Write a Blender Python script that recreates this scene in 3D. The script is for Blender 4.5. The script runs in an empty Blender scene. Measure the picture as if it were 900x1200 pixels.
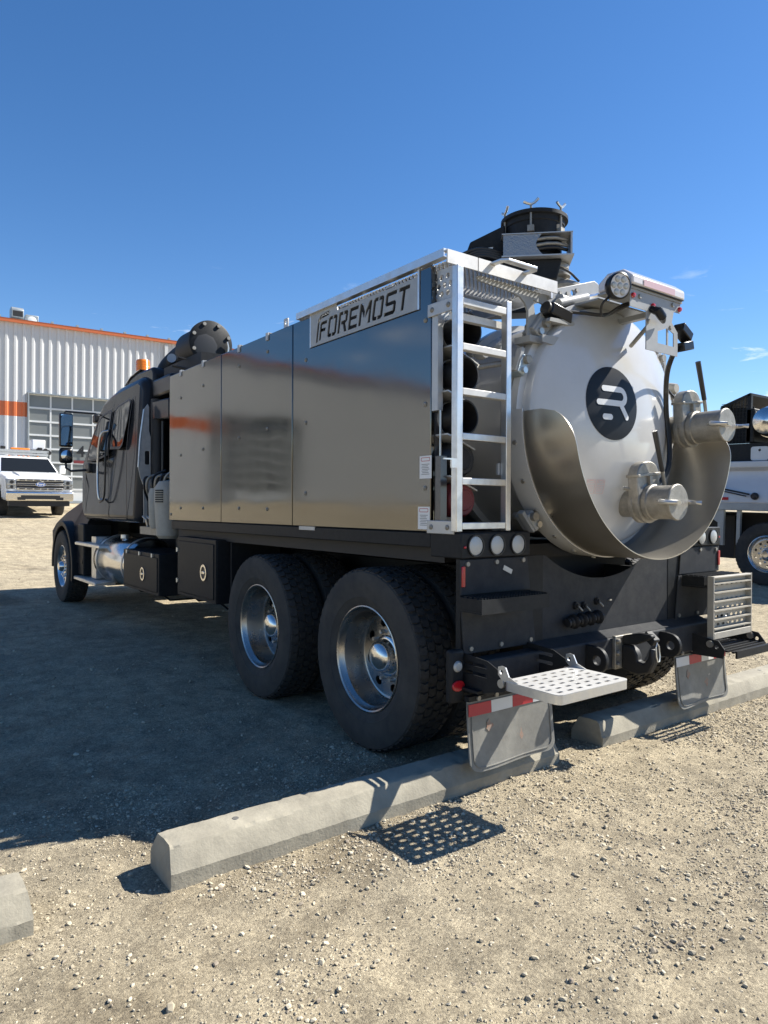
import bpy, math, random
import numpy as np
from mathutils import Vector, Matrix
from mathutils.geometry import delaunay_2d_cdt

random.seed(4)
RNG = np.random.default_rng(11)
R = math.radians
SC = bpy.context.scene
COL = SC.collection
PI = math.pi

# ------------------------------------------------------------------ camera
F_PX, YAW, PITCH, ROLL = 818.68, R(36.655), R(1.488), R(1.103)
CAM = Vector((-3.521, -2.218, 1.423))
f0 = Vector((math.sin(YAW), math.cos(YAW), 0))
r0 = Vector((math.cos(YAW), -math.sin(YAW), 0))
fw = f0 * math.cos(PITCH) + Vector((0, 0, -math.sin(PITCH)))
u0 = r0.cross(fw)
rr = r0 * math.cos(ROLL) + u0 * math.sin(ROLL)
uu = u0 * math.cos(ROLL) - r0 * math.sin(ROLL)
cd = bpy.data.cameras.new('camera')
cam = bpy.data.objects.new('camera', cd)
COL.objects.link(cam)
m = Matrix((rr, uu, -fw)).transposed().to_4x4()
m.translation = CAM
cam.matrix_world = m
cd.sensor_fit = 'HORIZONTAL'
cd.sensor_width = 36.0
cd.lens = F_PX / 900.0 * 36.0
cd.clip_start = 0.05
cd.clip_end = 3000
SC.camera = cam

# ------------------------------------------------------------------ world, sun, exposure
SUN_EL, SUN_AZ = R(43.5), math.atan2(0.955, -0.30)     # azimuth measured from +Y towards +X
w = bpy.data.worlds.new('World')
SC.world = w
w.use_nodes = True
nt = w.node_tree
nt.nodes.clear()
wo = nt.nodes.new('ShaderNodeOutputWorld')
bg = nt.nodes.new('ShaderNodeBackground')
sky = nt.nodes.new('ShaderNodeTexSky')
sky.sky_type = 'NISHITA'
sky.sun_disc = False
sky.sun_elevation = SUN_EL
sky.sun_rotation = SUN_AZ
sky.altitude = 700
sky.air_density = 1.0
sky.dust_density = 0.15
sky.ozone_density = 2.8
bg.inputs['Strength'].default_value = 0.076
# thin low fair-weather wisps all round the horizon
tc = nt.nodes.new('ShaderNodeTexCoord')
sep = nt.nodes.new('ShaderNodeSeparateXYZ')
nt.links.new(tc.outputs['Generated'], sep.inputs[0])
mp = nt.nodes.new('ShaderNodeMapping')
mp.inputs['Scale'].default_value = (5.0, 5.0, 26.0)
mp.inputs['Location'].default_value = (5.41, 4.33, 3.10)
nt.links.new(tc.outputs['Generated'], mp.inputs[0])
no = nt.nodes.new('ShaderNodeTexNoise')
no.inputs['Scale'].default_value = 1.6
no.inputs['Detail'].default_value = 7
no.inputs['Roughness'].default_value = 0.6
no.inputs['Distortion'].default_value = 0.5
nt.links.new(mp.outputs[0], no.inputs['Vector'])
rp = nt.nodes.new('ShaderNodeValToRGB')
rp.color_ramp.elements[0].position = 0.595
rp.color_ramp.elements[0].color = (0, 0, 0, 1)
rp.color_ramp.elements[1].position = 0.72
nt.links.new(no.outputs['Fac'], rp.inputs[0])
zr = nt.nodes.new('ShaderNodeValToRGB')
e = zr.color_ramp.elements
e[0].position = 0.02; e[0].color = (0, 0, 0, 1)
e[1].position = 0.30; e[1].color = (0, 0, 0, 1)
a = zr.color_ramp.elements.new(0.12); a.color = (1, 1, 1, 1)
a = zr.color_ramp.elements.new(0.20); a.color = (0.8, 0.8, 0.8, 1)
nt.links.new(sep.outputs['Z'], zr.inputs[0])
mm = nt.nodes.new('ShaderNodeMath'); mm.operation = 'MULTIPLY'
nt.links.new(rp.outputs[0], mm.inputs[0]); nt.links.new(zr.outputs[0], mm.inputs[1])
mx = nt.nodes.new('ShaderNodeMix'); mx.data_type = 'RGBA'
nt.links.new(mm.outputs[0], mx.inputs[0])
hs = nt.nodes.new('ShaderNodeHueSaturation')
hs.inputs['Saturation'].default_value = 1.24
nt.links.new(sky.outputs[0], hs.inputs['Color'])
gn = nt.nodes.new('ShaderNodeMix'); gn.data_type = 'RGBA'; gn.blend_type = 'MULTIPLY'
gn.inputs[0].default_value = 1.0; gn.inputs[7].default_value = (1.0, 0.97, 1.03, 1)
nt.links.new(hs.outputs[0], gn.inputs[6])
nt.links.new(gn.outputs[2], mx.inputs[6])
mx.inputs[7].default_value = (8.5, 8.8, 9.2, 1)
nt.links.new(mx.outputs[2], bg.inputs['Color'])
nt.links.new(bg.outputs[0], wo.inputs[0])

sd = bpy.data.lights.new('sun', 'SUN')
sd.energy = 5.0
sd.angle = R(0.53)
sd.color = (1.0, 0.955, 0.87)
sun = bpy.data.objects.new('sun', sd)
COL.objects.link(sun)
dirv = Vector((math.sin(SUN_AZ) * math.cos(SUN_EL), math.cos(SUN_AZ) * math.cos(SUN_EL), math.sin(SUN_EL)))
sun.rotation_euler = dirv.to_track_quat('Z', 'Y').to_euler()
sun.location = dirv * 60

SC.render.engine = 'CYCLES'
SC.view_settings.view_transform = 'Standard'
SC.view_settings.look = 'None'
SC.view_settings.exposure = 1.05
SC.view_settings.gamma = 1.0
SC.view_settings.use_curve_mapping = False
SC.cycles.max_bounces = 8
SC.cycles.use_denoising = True

# ------------------------------------------------------------------ materials
def mat(name, col, rough=0.5, metal=0.0, var=0.0, vscale=6.0, col2=None, bump=0.0, bscale=60.0,
        rvar=0.0, coat=0.0, spec=0.5, wave=0.0, emis=None, wscale=1.2):
    M = bpy.data.materials.new(name)
    M.use_nodes = True
    t = M.node_tree
    b = t.nodes['Principled BSDF']
    b.inputs['Base Color'].default_value = (*col, 1)
    b.inputs['Roughness'].default_value = rough
    b.inputs['Metallic'].default_value = metal
    b.inputs['Specular IOR Level'].default_value = spec
    b.inputs['Coat Weight'].default_value = coat
    b.inputs['Coat Roughness'].default_value = 0.04
    if emis:
        b.inputs['Emission Color'].default_value = (*emis[:3], 1)
        b.inputs['Emission Strength'].default_value = emis[3]
    tcn = t.nodes.new('ShaderNodeTexCoord')
    def noise(scale, detail=5.0, rgh=0.6):
        n = t.nodes.new('ShaderNodeTexNoise')
        n.inputs['Scale'].default_value = scale
        n.inputs['Detail'].default_value = detail
        n.inputs['Roughness'].default_value = rgh
        t.links.new(tcn.outputs['Object'], n.inputs['Vector'])
        return n
    if var or rvar:
        n = noise(vscale, 7, 0.65)
        if var:
            rmp = t.nodes.new('ShaderNodeMapRange')
            rmp.inputs['From Min'].default_value = 0.3
            rmp.inputs['From Max'].default_value = 0.7
            t.links.new(n.outputs['Fac'], rmp.inputs['Value'])
            mix = t.nodes.new('ShaderNodeMix'); mix.data_type = 'RGBA'
            t.links.new(rmp.outputs[0], mix.inputs[0])
            c2 = col2 if col2 else tuple(c * (1 - var) for c in col)
            mix.inputs[6].default_value = (*col, 1)
            mix.inputs[7].default_value = (*c2, 1)
            t.links.new(mix.outputs[2], b.inputs['Base Color'])
        if rvar:
            mr = t.nodes.new('ShaderNodeMapRange')
            mr.inputs['From Min'].default_value = 0.3
            mr.inputs['From Max'].default_value = 0.7
            mr.inputs['To Min'].default_value = max(0.01, rough - rvar)
            mr.inputs['To Max'].default_value = min(1, rough + rvar)
            t.links.new(n.outputs['Fac'], mr.inputs['Value'])
            t.links.new(mr.outputs[0], b.inputs['Roughness'])
    prev = None
    for amt, scl in ((bump, bscale), (wave, wscale)):
        if amt:
            nb = noise(scl, 4 if scl > 5 else 1)
            bp = t.nodes.new('ShaderNodeBump')
            bp.inputs['Strength'].default_value = 1.0
            bp.inputs['Distance'].default_value = amt
            t.links.new(nb.outputs['Fac'], bp.inputs['Height'])
            if prev: t.links.new(prev.outputs[0], bp.inputs['Normal'])
            prev = bp
    if prev: t.links.new(prev.outputs[0], b.inputs['Normal'])
    return M

K = {}
K['gun'] = mat('gunmetal_gloss_paint', (0.172, 0.170, 0.163), 0.085, 1.0, rvar=0.035, vscale=2.0, wave=0.0042, wscale=1.5)
K['gunedge'] = mat('gunmetal_edge_paint', (0.10, 0.105, 0.115), 0.2, 0.6)
K['cab'] = mat('cab_gloss_paint', (0.032, 0.033, 0.037), 0.13, 0.05, rvar=0.04, vscale=3.0, coat=0.0, spec=0.25, wave=0.006, wscale=1.5)
K['black'] = mat('black_powder_coat', (0.015, 0.016, 0.0175), 0.5, 0.0, var=0.5, col2=(0.024, 0.025, 0.026), vscale=30, bump=0.0006, bscale=260, spec=0.16)
K['liner'] = mat('textured_black_liner', (0.030, 0.032, 0.036), 0.55, 0.0, var=0.4, col2=(0.050, 0.051, 0.053), vscale=14, bump=0.0018, bscale=300, spec=0.10)
K['dark'] = mat('dark_machinery', (0.012, 0.012, 0.013), 0.6)
K['fender'] = mat('dark_fender_paint', (0.018, 0.019, 0.022), 0.3, spec=0.12)
K['fender'].node_tree.nodes['Principled BSDF'].inputs['IOR'].default_value = 1.3
K['gloss_black'] = mat('gloss_black', (0.01, 0.01, 0.011), 0.28, spec=0.35)
K['alu'] = mat('mill_aluminium', (0.74, 0.74, 0.73), 0.36, 0.85, var=0.2, vscale=14, rvar=0.08)
K['alu_w'] = mat('bright_aluminium_angle', (0.62, 0.61, 0.585), 0.5, 0.35, var=0.25, vscale=10)
K['plate'] = mat('aluminium_sheet', (0.52, 0.52, 0.51), 0.5, 0.6, var=0.15, vscale=8)
K['sign'] = mat('brushed_sign_plate', (0.40, 0.40, 0.385), 0.5, 0.5, var=0.15, vscale=20)
K['white'] = mat('grey_white_tank_paint', (0.50, 0.505, 0.505), 0.22, 0.0, var=0.10, vscale=3.5, col2=(0.46, 0.455, 0.44), coat=0.35, rvar=0.05, spec=0.5)
K['grey'] = mat('light_grey_paint', (0.33, 0.335, 0.33), 0.45, 0.0, var=0.18, vscale=9)
K['steel'] = mat('worn_stainless_sheet', (0.52, 0.48, 0.41), 0.32, 0.88, var=0.14, vscale=3, rvar=0.05, wave=0.003, wscale=2.0)
K['rim'] = mat('satin_alloy_rim', (0.46, 0.44, 0.41), 0.28, 1.0, var=0.15, rvar=0.06, vscale=8)
K['zinc'] = mat('dirty_cast_metal', (0.34, 0.32, 0.28), 0.5, 0.55, var=0.35, vscale=22, bump=0.001, bscale=120)
K['chrome'] = mat('polished_aluminium', (0.70, 0.69, 0.67), 0.19, 1.0, rvar=0.06, vscale=12)
K['bolt'] = mat('zinc_bolt', (0.62, 0.61, 0.58), 0.32, 0.9)
K['rubber'] = mat('tyre_rubber', (0.034, 0.034, 0.034), 0.8, 0.0, var=0.5, col2=(0.066, 0.062, 0.055), vscale=9, bump=0.0008, bscale=160, spec=0.3)
K['tread'] = mat('tyre_tread', (0.024, 0.024, 0.024), 0.7, 0.0, var=0.5, col2=(0.056, 0.052, 0.046), vscale=40, spec=0.35)
K['hose'] = mat('black_hose', (0.013, 0.013, 0.014), 0.42)
K['red'] = mat('red_lens', (0.42, 0.012, 0.02), 0.22, coat=0.4)
K['tapered'] = mat('red_reflective_tape', (0.40, 0.03, 0.04), 0.4)
K['tapewhite'] = mat('white_reflective_tape', (0.62, 0.63, 0.63), 0.4)
K['redcap'] = mat('dusty_red_cap', (0.20, 0.03, 0.035), 0.5, var=0.3)
K['amber'] = mat('amber_beacon_lens', (0.85, 0.22, 0.015), 0.22, coat=0.4)
K['lens'] = mat('clear_ribbed_lens', (0.42, 0.43, 0.42), 0.3, 0.2, coat=0.15, bump=0.003, bscale=110)
K['flap'] = mat('dusty_grey_mud_flap', (0.25, 0.245, 0.22), 0.55, 0.2, var=0.4, col2=(0.17, 0.165, 0.15), vscale=11, bump=0.0008, bscale=60)
K['flapmark'] = mat('faded_orange_mark', (0.28, 0.15, 0.10), 0.6, var=0.6, vscale=70, col2=(0.23, 0.21, 0.18))
K['glass'] = mat('dark_window_glass', (0.012, 0.014, 0.016), 0.03, 0.0, spec=0.4)
K['mirror'] = mat('mirror_glass', (0.62, 0.64, 0.66), 0.02, 1.0)
K['blue'] = mat('zinc_blue_clamp', (0.35, 0.42, 0.47), 0.4, 0.5, var=0.2)
K['navy'] = mat('dark_navy_vinyl', (0.011, 0.013, 0.017), 0.4, coat=0.0, spec=0.2)
K['vinylwhite'] = mat('white_vinyl', (0.68, 0.68, 0.67), 0.3)
K['paper'] = mat('white_label', (0.72, 0.72, 0.71), 0.4)
K['ink'] = mat('grey_label_print', (0.22, 0.22, 0.22), 0.6)
K['redink'] = mat('red_label_print', (0.45, 0.10, 0.09), 0.6)
K['cream'] = mat('lightbar_lens', (0.66, 0.62, 0.60), 0.2, coat=0.5)
K['pink'] = mat('red_tinted_lens', (0.62, 0.42, 0.40), 0.2, coat=0.5)
K['tan'] = mat('dusty_plastic_housing', (0.40, 0.37, 0.31), 0.55, var=0.2, vscale=12)
K['checker'] = mat('checker_plate', (0.30, 0.31, 0.32), 0.4, 0.8, bump=0.004, bscale=90)
K['concrete'] = mat('weathered_concrete', (0.36, 0.328, 0.255), 0.92, 0.0, var=0.5, col2=(0.225, 0.205, 0.16), vscale=6.0, bump=0.002, bscale=70)
K['orange'] = mat('orange_trim', (0.62, 0.16, 0.055), 0.5)
K['wall'] = mat('white_steel_cladding', (0.60, 0.605, 0.60), 0.5, var=0.10, vscale=0.6)
K['frame'] = mat('white_door_frame', (0.66, 0.67, 0.66), 0.5)
K['pane'] = mat('grey_door_pane', (0.19, 0.20, 0.195), 0.2, 0.0, var=0.15, vscale=0.8)
K['hvac'] = mat('galvanised_ductwork', (0.40, 0.43, 0.44), 0.45, 0.4, var=0.3, vscale=3)
K['pwhite'] = mat('white_car_paint', (0.78, 0.79, 0.79), 0.22, coat=0.6)
K['fordblue'] = mat('blue_badge', (0.05, 0.12, 0.35), 0.2)
K['hlamp'] = mat('headlamp_glass', (0.30, 0.31, 0.32), 0.1, 0.5, bump=0.006, bscale=40)
K['silverbody'] = mat('silver_dump_body', (0.56, 0.57, 0.58), 0.4, 0.3, var=0.12, vscale=2.0)
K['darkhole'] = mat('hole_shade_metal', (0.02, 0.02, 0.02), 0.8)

K['cab'].node_tree.nodes['Principled BSDF'].inputs['IOR'].default_value = 1.30
K['glass'].node_tree.nodes['Principled BSDF'].inputs['IOR'].default_value = 1.30
# ground material: dusty tan gravel, sandy fines and small grit
def ground_material():
    M = bpy.data.materials.new('dusty_gravel_ground')
    M.use_nodes = True
    t = M.node_tree
    b = t.nodes['Principled BSDF']
    b.inputs['Roughness'].default_value = 0.95
    b.inputs['Specular IOR Level'].default_value = 0.15
    tcn = t.nodes.new('ShaderNodeTexCoord')
    def noise(s, d=6, r=0.65, dist=0.0):
        n = t.nodes.new('ShaderNodeTexNoise')
        n.inputs['Scale'].default_value = s
        n.inputs['Detail'].default_value = d
        n.inputs['Roughness'].default_value = r
        n.inputs['Distortion'].default_value = dist
        t.links.new(tcn.outputs['Object'], n.inputs['Vector'])
        return n
    def ramp(src, p0, c0, p1, c1):
        r_ = t.nodes.new('ShaderNodeValToRGB')
        r_.color_ramp.elements[0].position = p0; r_.color_ramp.elements[0].color = (*c0, 1)
        r_.color_ramp.elements[1].position = p1; r_.color_ramp.elements[1].color = (*c1, 1)
        t.links.new(src, r_.inputs[0]); return r_
    def mix(f, a_, b_, mode='MIX'):
        x = t.nodes.new('ShaderNodeMix'); x.data_type = 'RGBA'; x.blend_type = mode
        if isinstance(f, float): x.inputs[0].default_value = f
        else: t.links.new(f, x.inputs[0])
        t.links.new(a_, x.inputs[6]); t.links.new(b_, x.inputs[7]); return x.outputs[2]
    big = ramp(noise(0.55, 6, 0.6, 0.6).outputs['Fac'], 0.35, (0.47, 0.405, 0.295), 0.68, (0.385, 0.337, 0.255))
    mid = ramp(noise(5.0, 8, 0.7).outputs['Fac'], 0.32, (0.62, 0.62, 0.62), 0.66, (1.12, 1.12, 1.10))
    c = mix(1.0, big.outputs[0], mid.outputs[0], 'MULTIPLY')
    # grit: voronoi cells with their own tone
    vo = t.nodes.new('ShaderNodeTexVoronoi'); vo.inputs['Scale'].default_value = 150
    t.links.new(tcn.outputs['Object'], vo.inputs['Vector'])
    bw = t.nodes.new('ShaderNodeSeparateColor'); t.links.new(vo.outputs['Color'], bw.inputs[0])
    gr = ramp(bw.outputs[0], 0.0, (0.62, 0.60, 0.58), 1.0, (1.38, 1.36, 1.30))
    c = mix(0.75, c, mix(1.0, c, gr.outputs[0], 'MULTIPLY'))
    vo2 = t.nodes.new('ShaderNodeTexVoronoi'); vo2.inputs['Scale'].default_value = 46
    t.links.new(tcn.outputs['Object'], vo2.inputs['Vector'])
    bw2 = t.nodes.new('ShaderNodeSeparateColor'); t.links.new(vo2.outputs['Color'], bw2.inputs[0])
    gr2 = ramp(bw2.outputs[1], 0.0, (0.78, 0.77, 0.76), 1.0, (1.2, 1.19, 1.16))
    c = mix(0.6, c, mix(1.0, c, gr2.outputs[0], 'MULTIPLY'))
    # damp, oily and packed stains
    stn = ramp(noise(0.33, 5, 0.55, 1.2).outputs['Fac'], 0.56, (1, 1, 1), 0.66, (0.62, 0.60, 0.58))
    c = mix(1.0, c, stn.outputs[0], 'MULTIPLY')
    t.links.new(c, b.inputs['Base Color'])
    h1 = t.nodes.new('ShaderNodeBump'); h1.inputs['Distance'].default_value = 0.004; h1.inputs['Strength'].default_value = 0.8
    h1.invert = True
    t.links.new(vo.outputs['Distance'], h1.inputs['Height'])
    h2 = t.nodes.new('ShaderNodeBump'); h2.inputs['Distance'].default_value = 0.026; h2.inputs['Strength'].default_value = 0.8
    t.links.new(noise(26, 10, 0.8).outputs['Fac'], h2.inputs['Height'])
    t.links.new(h1.outputs[0], h2.inputs['Normal'])
    t.links.new(h2.outputs[0], b.inputs['Normal'])
    return M
K['ground'] = ground_material()

def stone_material():
    M = bpy.data.materials.new('gravel_stone')
    M.use_nodes = True
    t = M.node_tree
    b = t.nodes['Principled BSDF']
    b.inputs['Roughness'].default_value = 0.85
    b.inputs['Specular IOR Level'].default_value = 0.25
    g = t.nodes.new('ShaderNodeNewGeometry')
    r_ = t.nodes.new('ShaderNodeValToRGB')
    el = r_.color_ramp.elements
    el[0].position = 0.0; el[0].color = (0.24, 0.20, 0.155, 1)
    el[1].position = 1.0; el[1].color = (0.60, 0.525, 0.39, 1)
    for p, c in ((0.25, (0.35, 0.30, 0.215)), (0.55, (0.43, 0.37, 0.265)), (0.8, (0.48, 0.42, 0.31))):
        q = el.new(p); q.color = (*c, 1)
    t.links.new(g.outputs['Random Per Island'], r_.inputs[0])
    t.links.new(r_.outputs[0], b.inputs['Base Color'])
    return M
K['stone'] = stone_material()

# ------------------------------------------------------------------ mesh helpers
class MB:
    def __init__(s):
        s.v = []; s.f = []
    def add(s, vs, fs):
        o = len(s.v)
        s.v += [tuple(p) for p in vs]
        s.f += [tuple(i + o for i in q) for q in fs]
        return s
    def box(s, x0, x1, y0, y1, z0, z1):
        vs = [(x, y, z) for x in (x0, x1) for y in (y0, y1) for z in (z0, z1)]
        return s.add(vs, [(0, 1, 3, 2), (4, 6, 7, 5), (0, 4, 5, 1), (2, 3, 7, 6), (0, 2, 6, 4), (1, 5, 7, 3)])
    def obox(s, c, u, v, w_, a, b, h):
        """box centred c with unit axes u,v,w and half sizes a,b,h"""
        c, u, v, w_ = Vector(c), Vector(u), Vector(v), Vector(w_)
        vs = [c + u * a * i + v * b * j + w_ * h * k for i in (-1, 1) for j in (-1, 1) for k in (-1, 1)]
        return s.add(vs, [(0, 1, 3, 2), (4, 6, 7, 5), (0, 4, 5, 1), (2, 3, 7, 6), (0, 2, 6, 4), (1, 5, 7, 3)])
    def prism(s, poly, ax, a0, a1):
        n = len(poly)
        def P(p, a):
            return (a, p[0], p[1]) if ax == 'x' else (p[0], a, p[1]) if ax == 'y' else (p[0], p[1], a)
        vs = [P(p, a0) for p in poly] + [P(p, a1) for p in poly]
        fs = [tuple(range(n - 1, -1, -1)), tuple(range(n, 2 * n))]
        fs += [(i, (i + 1) % n, n + (i + 1) % n, n + i) for i in range(n)]
        return s.add(vs, fs)
    def cyl(s, p0, p1, r0, r1=None, n=16):
        r1 = r0 if r1 is None else r1
        p0, p1 = Vector(p0), Vector(p1)
        d = (p1 - p0).normalized()
        a = d.orthogonal().normalized(); b = d.cross(a)
        vs = []
        for p, r_ in ((p0, r0), (p1, r1)):
            for i in range(n):
                t = 2 * PI * i / n
                vs.append(p + (a * math.cos(t) + b * math.sin(t)) * r_)
        fs = [(i, (i + 1) % n, n + (i + 1) % n, n + i) for i in range(n)]
        fs += [tuple(range(n - 1, -1, -1)), tuple(range(n, 2 * n))]
        return s.add(vs, fs)
    def tube(s, pts, r, n=8, cap=True):
        pts = [Vector(p) for p in pts]
        rs = r if isinstance(r, (list, tuple)) else [r] * len(pts)
        ref = None; rings = []
        for i, p in enumerate(pts):
            d = (pts[min(i + 1, len(pts) - 1)] - pts[max(i - 1, 0)]).normalized()
            if ref is None: ref = d.orthogonal().normalized()
            ref = (ref - d * ref.dot(d)).normalized()
            b = d.cross(ref)
            rings.append([p + (ref * math.cos(2 * PI * k / n) + b * math.sin(2 * PI * k / n)) * rs[i] for k in range(n)])
        vs = [q for ring in rings for q in ring]
        fs = []
        for i in range(len(pts) - 1):
            for k in range(n):
                fs.append((i * n + k, i * n + (k + 1) % n, (i + 1) * n + (k + 1) % n, (i + 1) * n + k))
        if cap:
            fs.append(tuple(range(n - 1, -1, -1))); fs.append(tuple(range((len(pts) - 1) * n, len(pts) * n)))
        return s.add(vs, fs)
    def lathe(s, prof, c, axis, n=48, closed=False, a0=0.0, a1=2 * PI):
        """prof: list of (radius, height along axis)"""
        c = Vector(c); d = Vector(axis).normalized()
        if abs(d.z) > 0.9: a = Vector((1, 0, 0))
        else: a = Vector((0, 0, 1))
        a = (a - d * a.dot(d)).normalized(); b = d.cross(a)
        full = abs((a1 - a0) - 2 * PI) < 1e-6
        cnt = n if full else n + 1
        vs = []
        for i in range(cnt):
            t = a0 + (a1 - a0) * i / n
            for r_, h in prof:
                vs.append(c + (a * math.cos(t) + b * math.sin(t)) * r_ + d * h)
        k = len(prof); fs = []
        for i in range(n):
            j = (i + 1) % cnt
            for q in range(k if closed else k - 1):
                q2 = (q + 1) % k
                fs.append((i * k + q, j * k + q, j * k + q2, i * k + q2))
        if closed and not full:
            fs.append(tuple(range(k))); fs.append(tuple((cnt - 1) * k + q for q in range(k - 1, -1, -1)))
        return s.add(vs, fs)
    def plate(s, outer, holes, fn, t0, t1):
        """flat plate with real holes; fn(u, v, t) gives the point"""
        loops = [outer] + list(holes)
        pts = []; edges = []; spans = []
        for lp in loops:
            o = len(pts); n = len(lp); spans.append((o, n))
            pts += [Vector((p[0], p[1])) for p in lp]
            edges += [(o + i, o + (i + 1) % n) for i in range(n)]
        res = delaunay_2d_cdt(pts, edges, [], 1, 1e-6)
        V2, _, FF = res[0], res[1], res[2]
        def inside(p, lp):
            c = False; n = len(lp)
            for i in range(n):
                x1, y1 = lp[i][0], lp[i][1]; x2, y2 = lp[(i + 1) % n][0], lp[(i + 1) % n][1]
                if (y1 > p[1]) != (y2 > p[1]) and p[0] < (x2 - x1) * (p[1] - y1) / (y2 - y1) + x1: c = not c
            return c
        tri = []
        for f in FF:
            cx = sum(V2[i][0] for i in f) / len(f); cy = sum(V2[i][1] for i in f) / len(f)
            if inside((cx, cy), outer) and not any(inside((cx, cy), h) for h in holes): tri.append(tuple(f))
        n = len(V2)
        vs = [fn(p[0], p[1], t0) for p in V2] + [fn(p[0], p[1], t1) for p in V2]
        fs = [tuple(reversed(f)) for f in tri] + [tuple(i + n for i in f) for f in tri]
        cnt = {}
        for f in tri:
            for i in range(len(f)):
                k = (f[i], f[(i + 1) % len(f)]); cnt[k] = 1
        for (p, q) in list(cnt):
            if (q, p) not in cnt: fs.append((p, q, q + n, p + n))
        return s.add(vs, fs)
    def xf(s, M_):
        s.v = [tuple(M_ @ Vector(p)) for p in s.v]; return s
    def mesh(s, name, mt, smooth=35):
        me = bpy.data.meshes.new(name)
        me.from_pydata(s.v, [], s.f)
        me.materials.append(K[mt] if isinstance(mt, str) else mt)
        me.validate()
        import bmesh
        bm = bmesh.new(); bm.from_mesh(me)
        bmesh.ops.recalc_face_normals(bm, faces=bm.faces)
        bm.to_mesh(me); bm.free()
        if smooth:
            me.shade_smooth(); me.set_sharp_from_angle(angle=R(smooth))
        return me
    def build(s, name, mt, parent=None, smooth=35, bevel=0.0, seg=2, loc=None):
        o = bpy.data.objects.new(name, s.mesh(name, mt, smooth))
        COL.objects.link(o)
        if parent: o.parent = parent
        if loc: o.location = loc
        if bevel:
            b = o.modifiers.new('bevel', 'BEVEL'); b.width = bevel; b.segments = seg
            b.limit_method = 'ANGLE'; b.angle_limit = R(40); b.harden_normals = False
        return o

def link(name, me, parent, loc=(0, 0, 0), rot=None):
    o = bpy.data.objects.new(name, me); COL.objects.link(o)
    o.parent = parent; o.location = loc
    if rot: o.rotation_euler = rot
    return o
def thing(name, label, cat, loc=(0, 0, 0), rot=(0, 0, 0), group=None):
    o = bpy.data.objects.new(name, None); COL.objects.link(o)
    o.empty_display_size = 0.3
    o.location = loc; o.rotation_euler = rot
    tag(o, label, cat, group); return o
def tag(o, label=None, cat=None, group=None, kind=None):
    if label: o['label'] = label
    if cat: o['category'] = cat
    if group: o['group'] = group
    if kind: o['kind'] = kind
    return o
def rrect(x0, x1, y0, y1, r, n=4):
    pts = []
    for cx, cy, a in ((x1 - r, y0 + r, -PI / 2), (x1 - r, y1 - r, 0), (x0 + r, y1 - r, PI / 2), (x0 + r, y0 + r, PI)):
        for i in range(n + 1):
            t = a + PI / 2 * i / n; pts.append((cx + r * math.cos(t), cy + r * math.sin(t)))
    return pts
def circ(cx, cy, r, n=20, ry=None):
    ry = ry or r
    return [(cx + r * math.cos(2 * PI * i / n), cy + ry * math.sin(2 * PI * i / n)) for i in range(n)]
FX = lambda u, v, t: (t, u, v)     # plate in the y-z plane
FY = lambda u, v, t: (u, t, v)     # plate in the x-z plane
FZ = lambda u, v, t: (u, v, t)     # plate in the x-y plane
def smooth_curve(pts, n=8):
    """Catmull-Rom through pts"""
    P = [Vector(p) for p in pts]; P = [P[0] * 2 - P[1]] + P + [P[-1] * 2 - P[-2]]
    out = []
    for i in range(1, len(P) - 2):
        for k in range(n):
            t = k / n
            out.append(0.5 * ((2 * P[i]) + (P[i + 1] - P[i - 1]) * t + (2 * P[i - 1] - 5 * P[i] + 4 * P[i + 1] - P[i + 2]) * t * t
                              + (3 * P[i] - P[i - 1] - 3 * P[i + 1] + P[i + 2]) * t ** 3))
    out.append(P[-2]); return out

# ------------------------------------------------------------------ ground
TILT = R(-1.467)
SL = math.tan(TILT)
def vnoise(x, y, seed):
    xi = np.floor(x).astype(np.int64); yi = np.floor(y).astype(np.int64)
    fx = x - xi; fy = y - yi
    fx = fx * fx * (3 - 2 * fx); fy = fy * fy * (3 - 2 * fy)
    def h(a_, b_):
        n = (a_ * 374761393 + b_ * 668265263 + seed * 982451653) & 0x7fffffff
        n = ((n ^ (n >> 13)) * 1274126177) & 0x7fffffff
        return ((n ^ (n >> 16)) & 0xffff) / 65535.0
    return (h(xi, yi) * (1 - fx) + h(xi + 1, yi) * fx) * (1 - fy) + (h(xi, yi + 1) * (1 - fx) + h(xi + 1, yi + 1) * fx) * fy - 0.5
KY = np.array([-400, -8, 9.4, 10.5, 13, 17, 21, 24, 26.5, 28, 400.])
KZ = np.array([-8 * SL, -8 * SL, 9.4 * SL, 9.4 * SL + 0.005, -0.14, 0.14, 0.36, 0.50, 0.72, 0.82, 0.82])
def gbase(x, y):
    z = np.interp(y, KY, KZ)
    return z + 0.14 * np.clip((x - 2.6) / 4.5, 0, 1) ** 2 * (3 - 2 * np.clip((x - 2.6) / 4.5, 0, 1)) * np.clip((12 - y) / 5, 0, 1)
def gheight(x, y):
    x = np.asarray(x, float); y = np.asarray(y, float)
    far = np.clip((np.hypot(x + 1, y - 1) - 3) / 40, 0, 1)
    z = gbase(x, y)
    z = z + 0.016 * vnoise(x * 1.3, y * 1.3, 1) + 0.010 * vnoise(x * 4.1, y * 4.1, 2) + 0.007 * vnoise(x * 11, y * 11, 3)
    z = z + 0.010 * vnoise(x * 27, y * 27, 4) + 0.05 * far * vnoise(x * 0.2, y * 0.2, 5)
    # wheel ruts running past the stops
    rut = np.exp(-((x + 2.2 + 0.12 * np.sin(y * 0.8)) / 0.16) ** 2) + np.exp(-((x + 0.15 + 0.1 * np.sin(y * 0.7 + 1)) / 0.2) ** 2)
    return z - 0.012 * rut * np.clip((-y + 0.1) / 0.6, 0, 1) - 0.004
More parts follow.
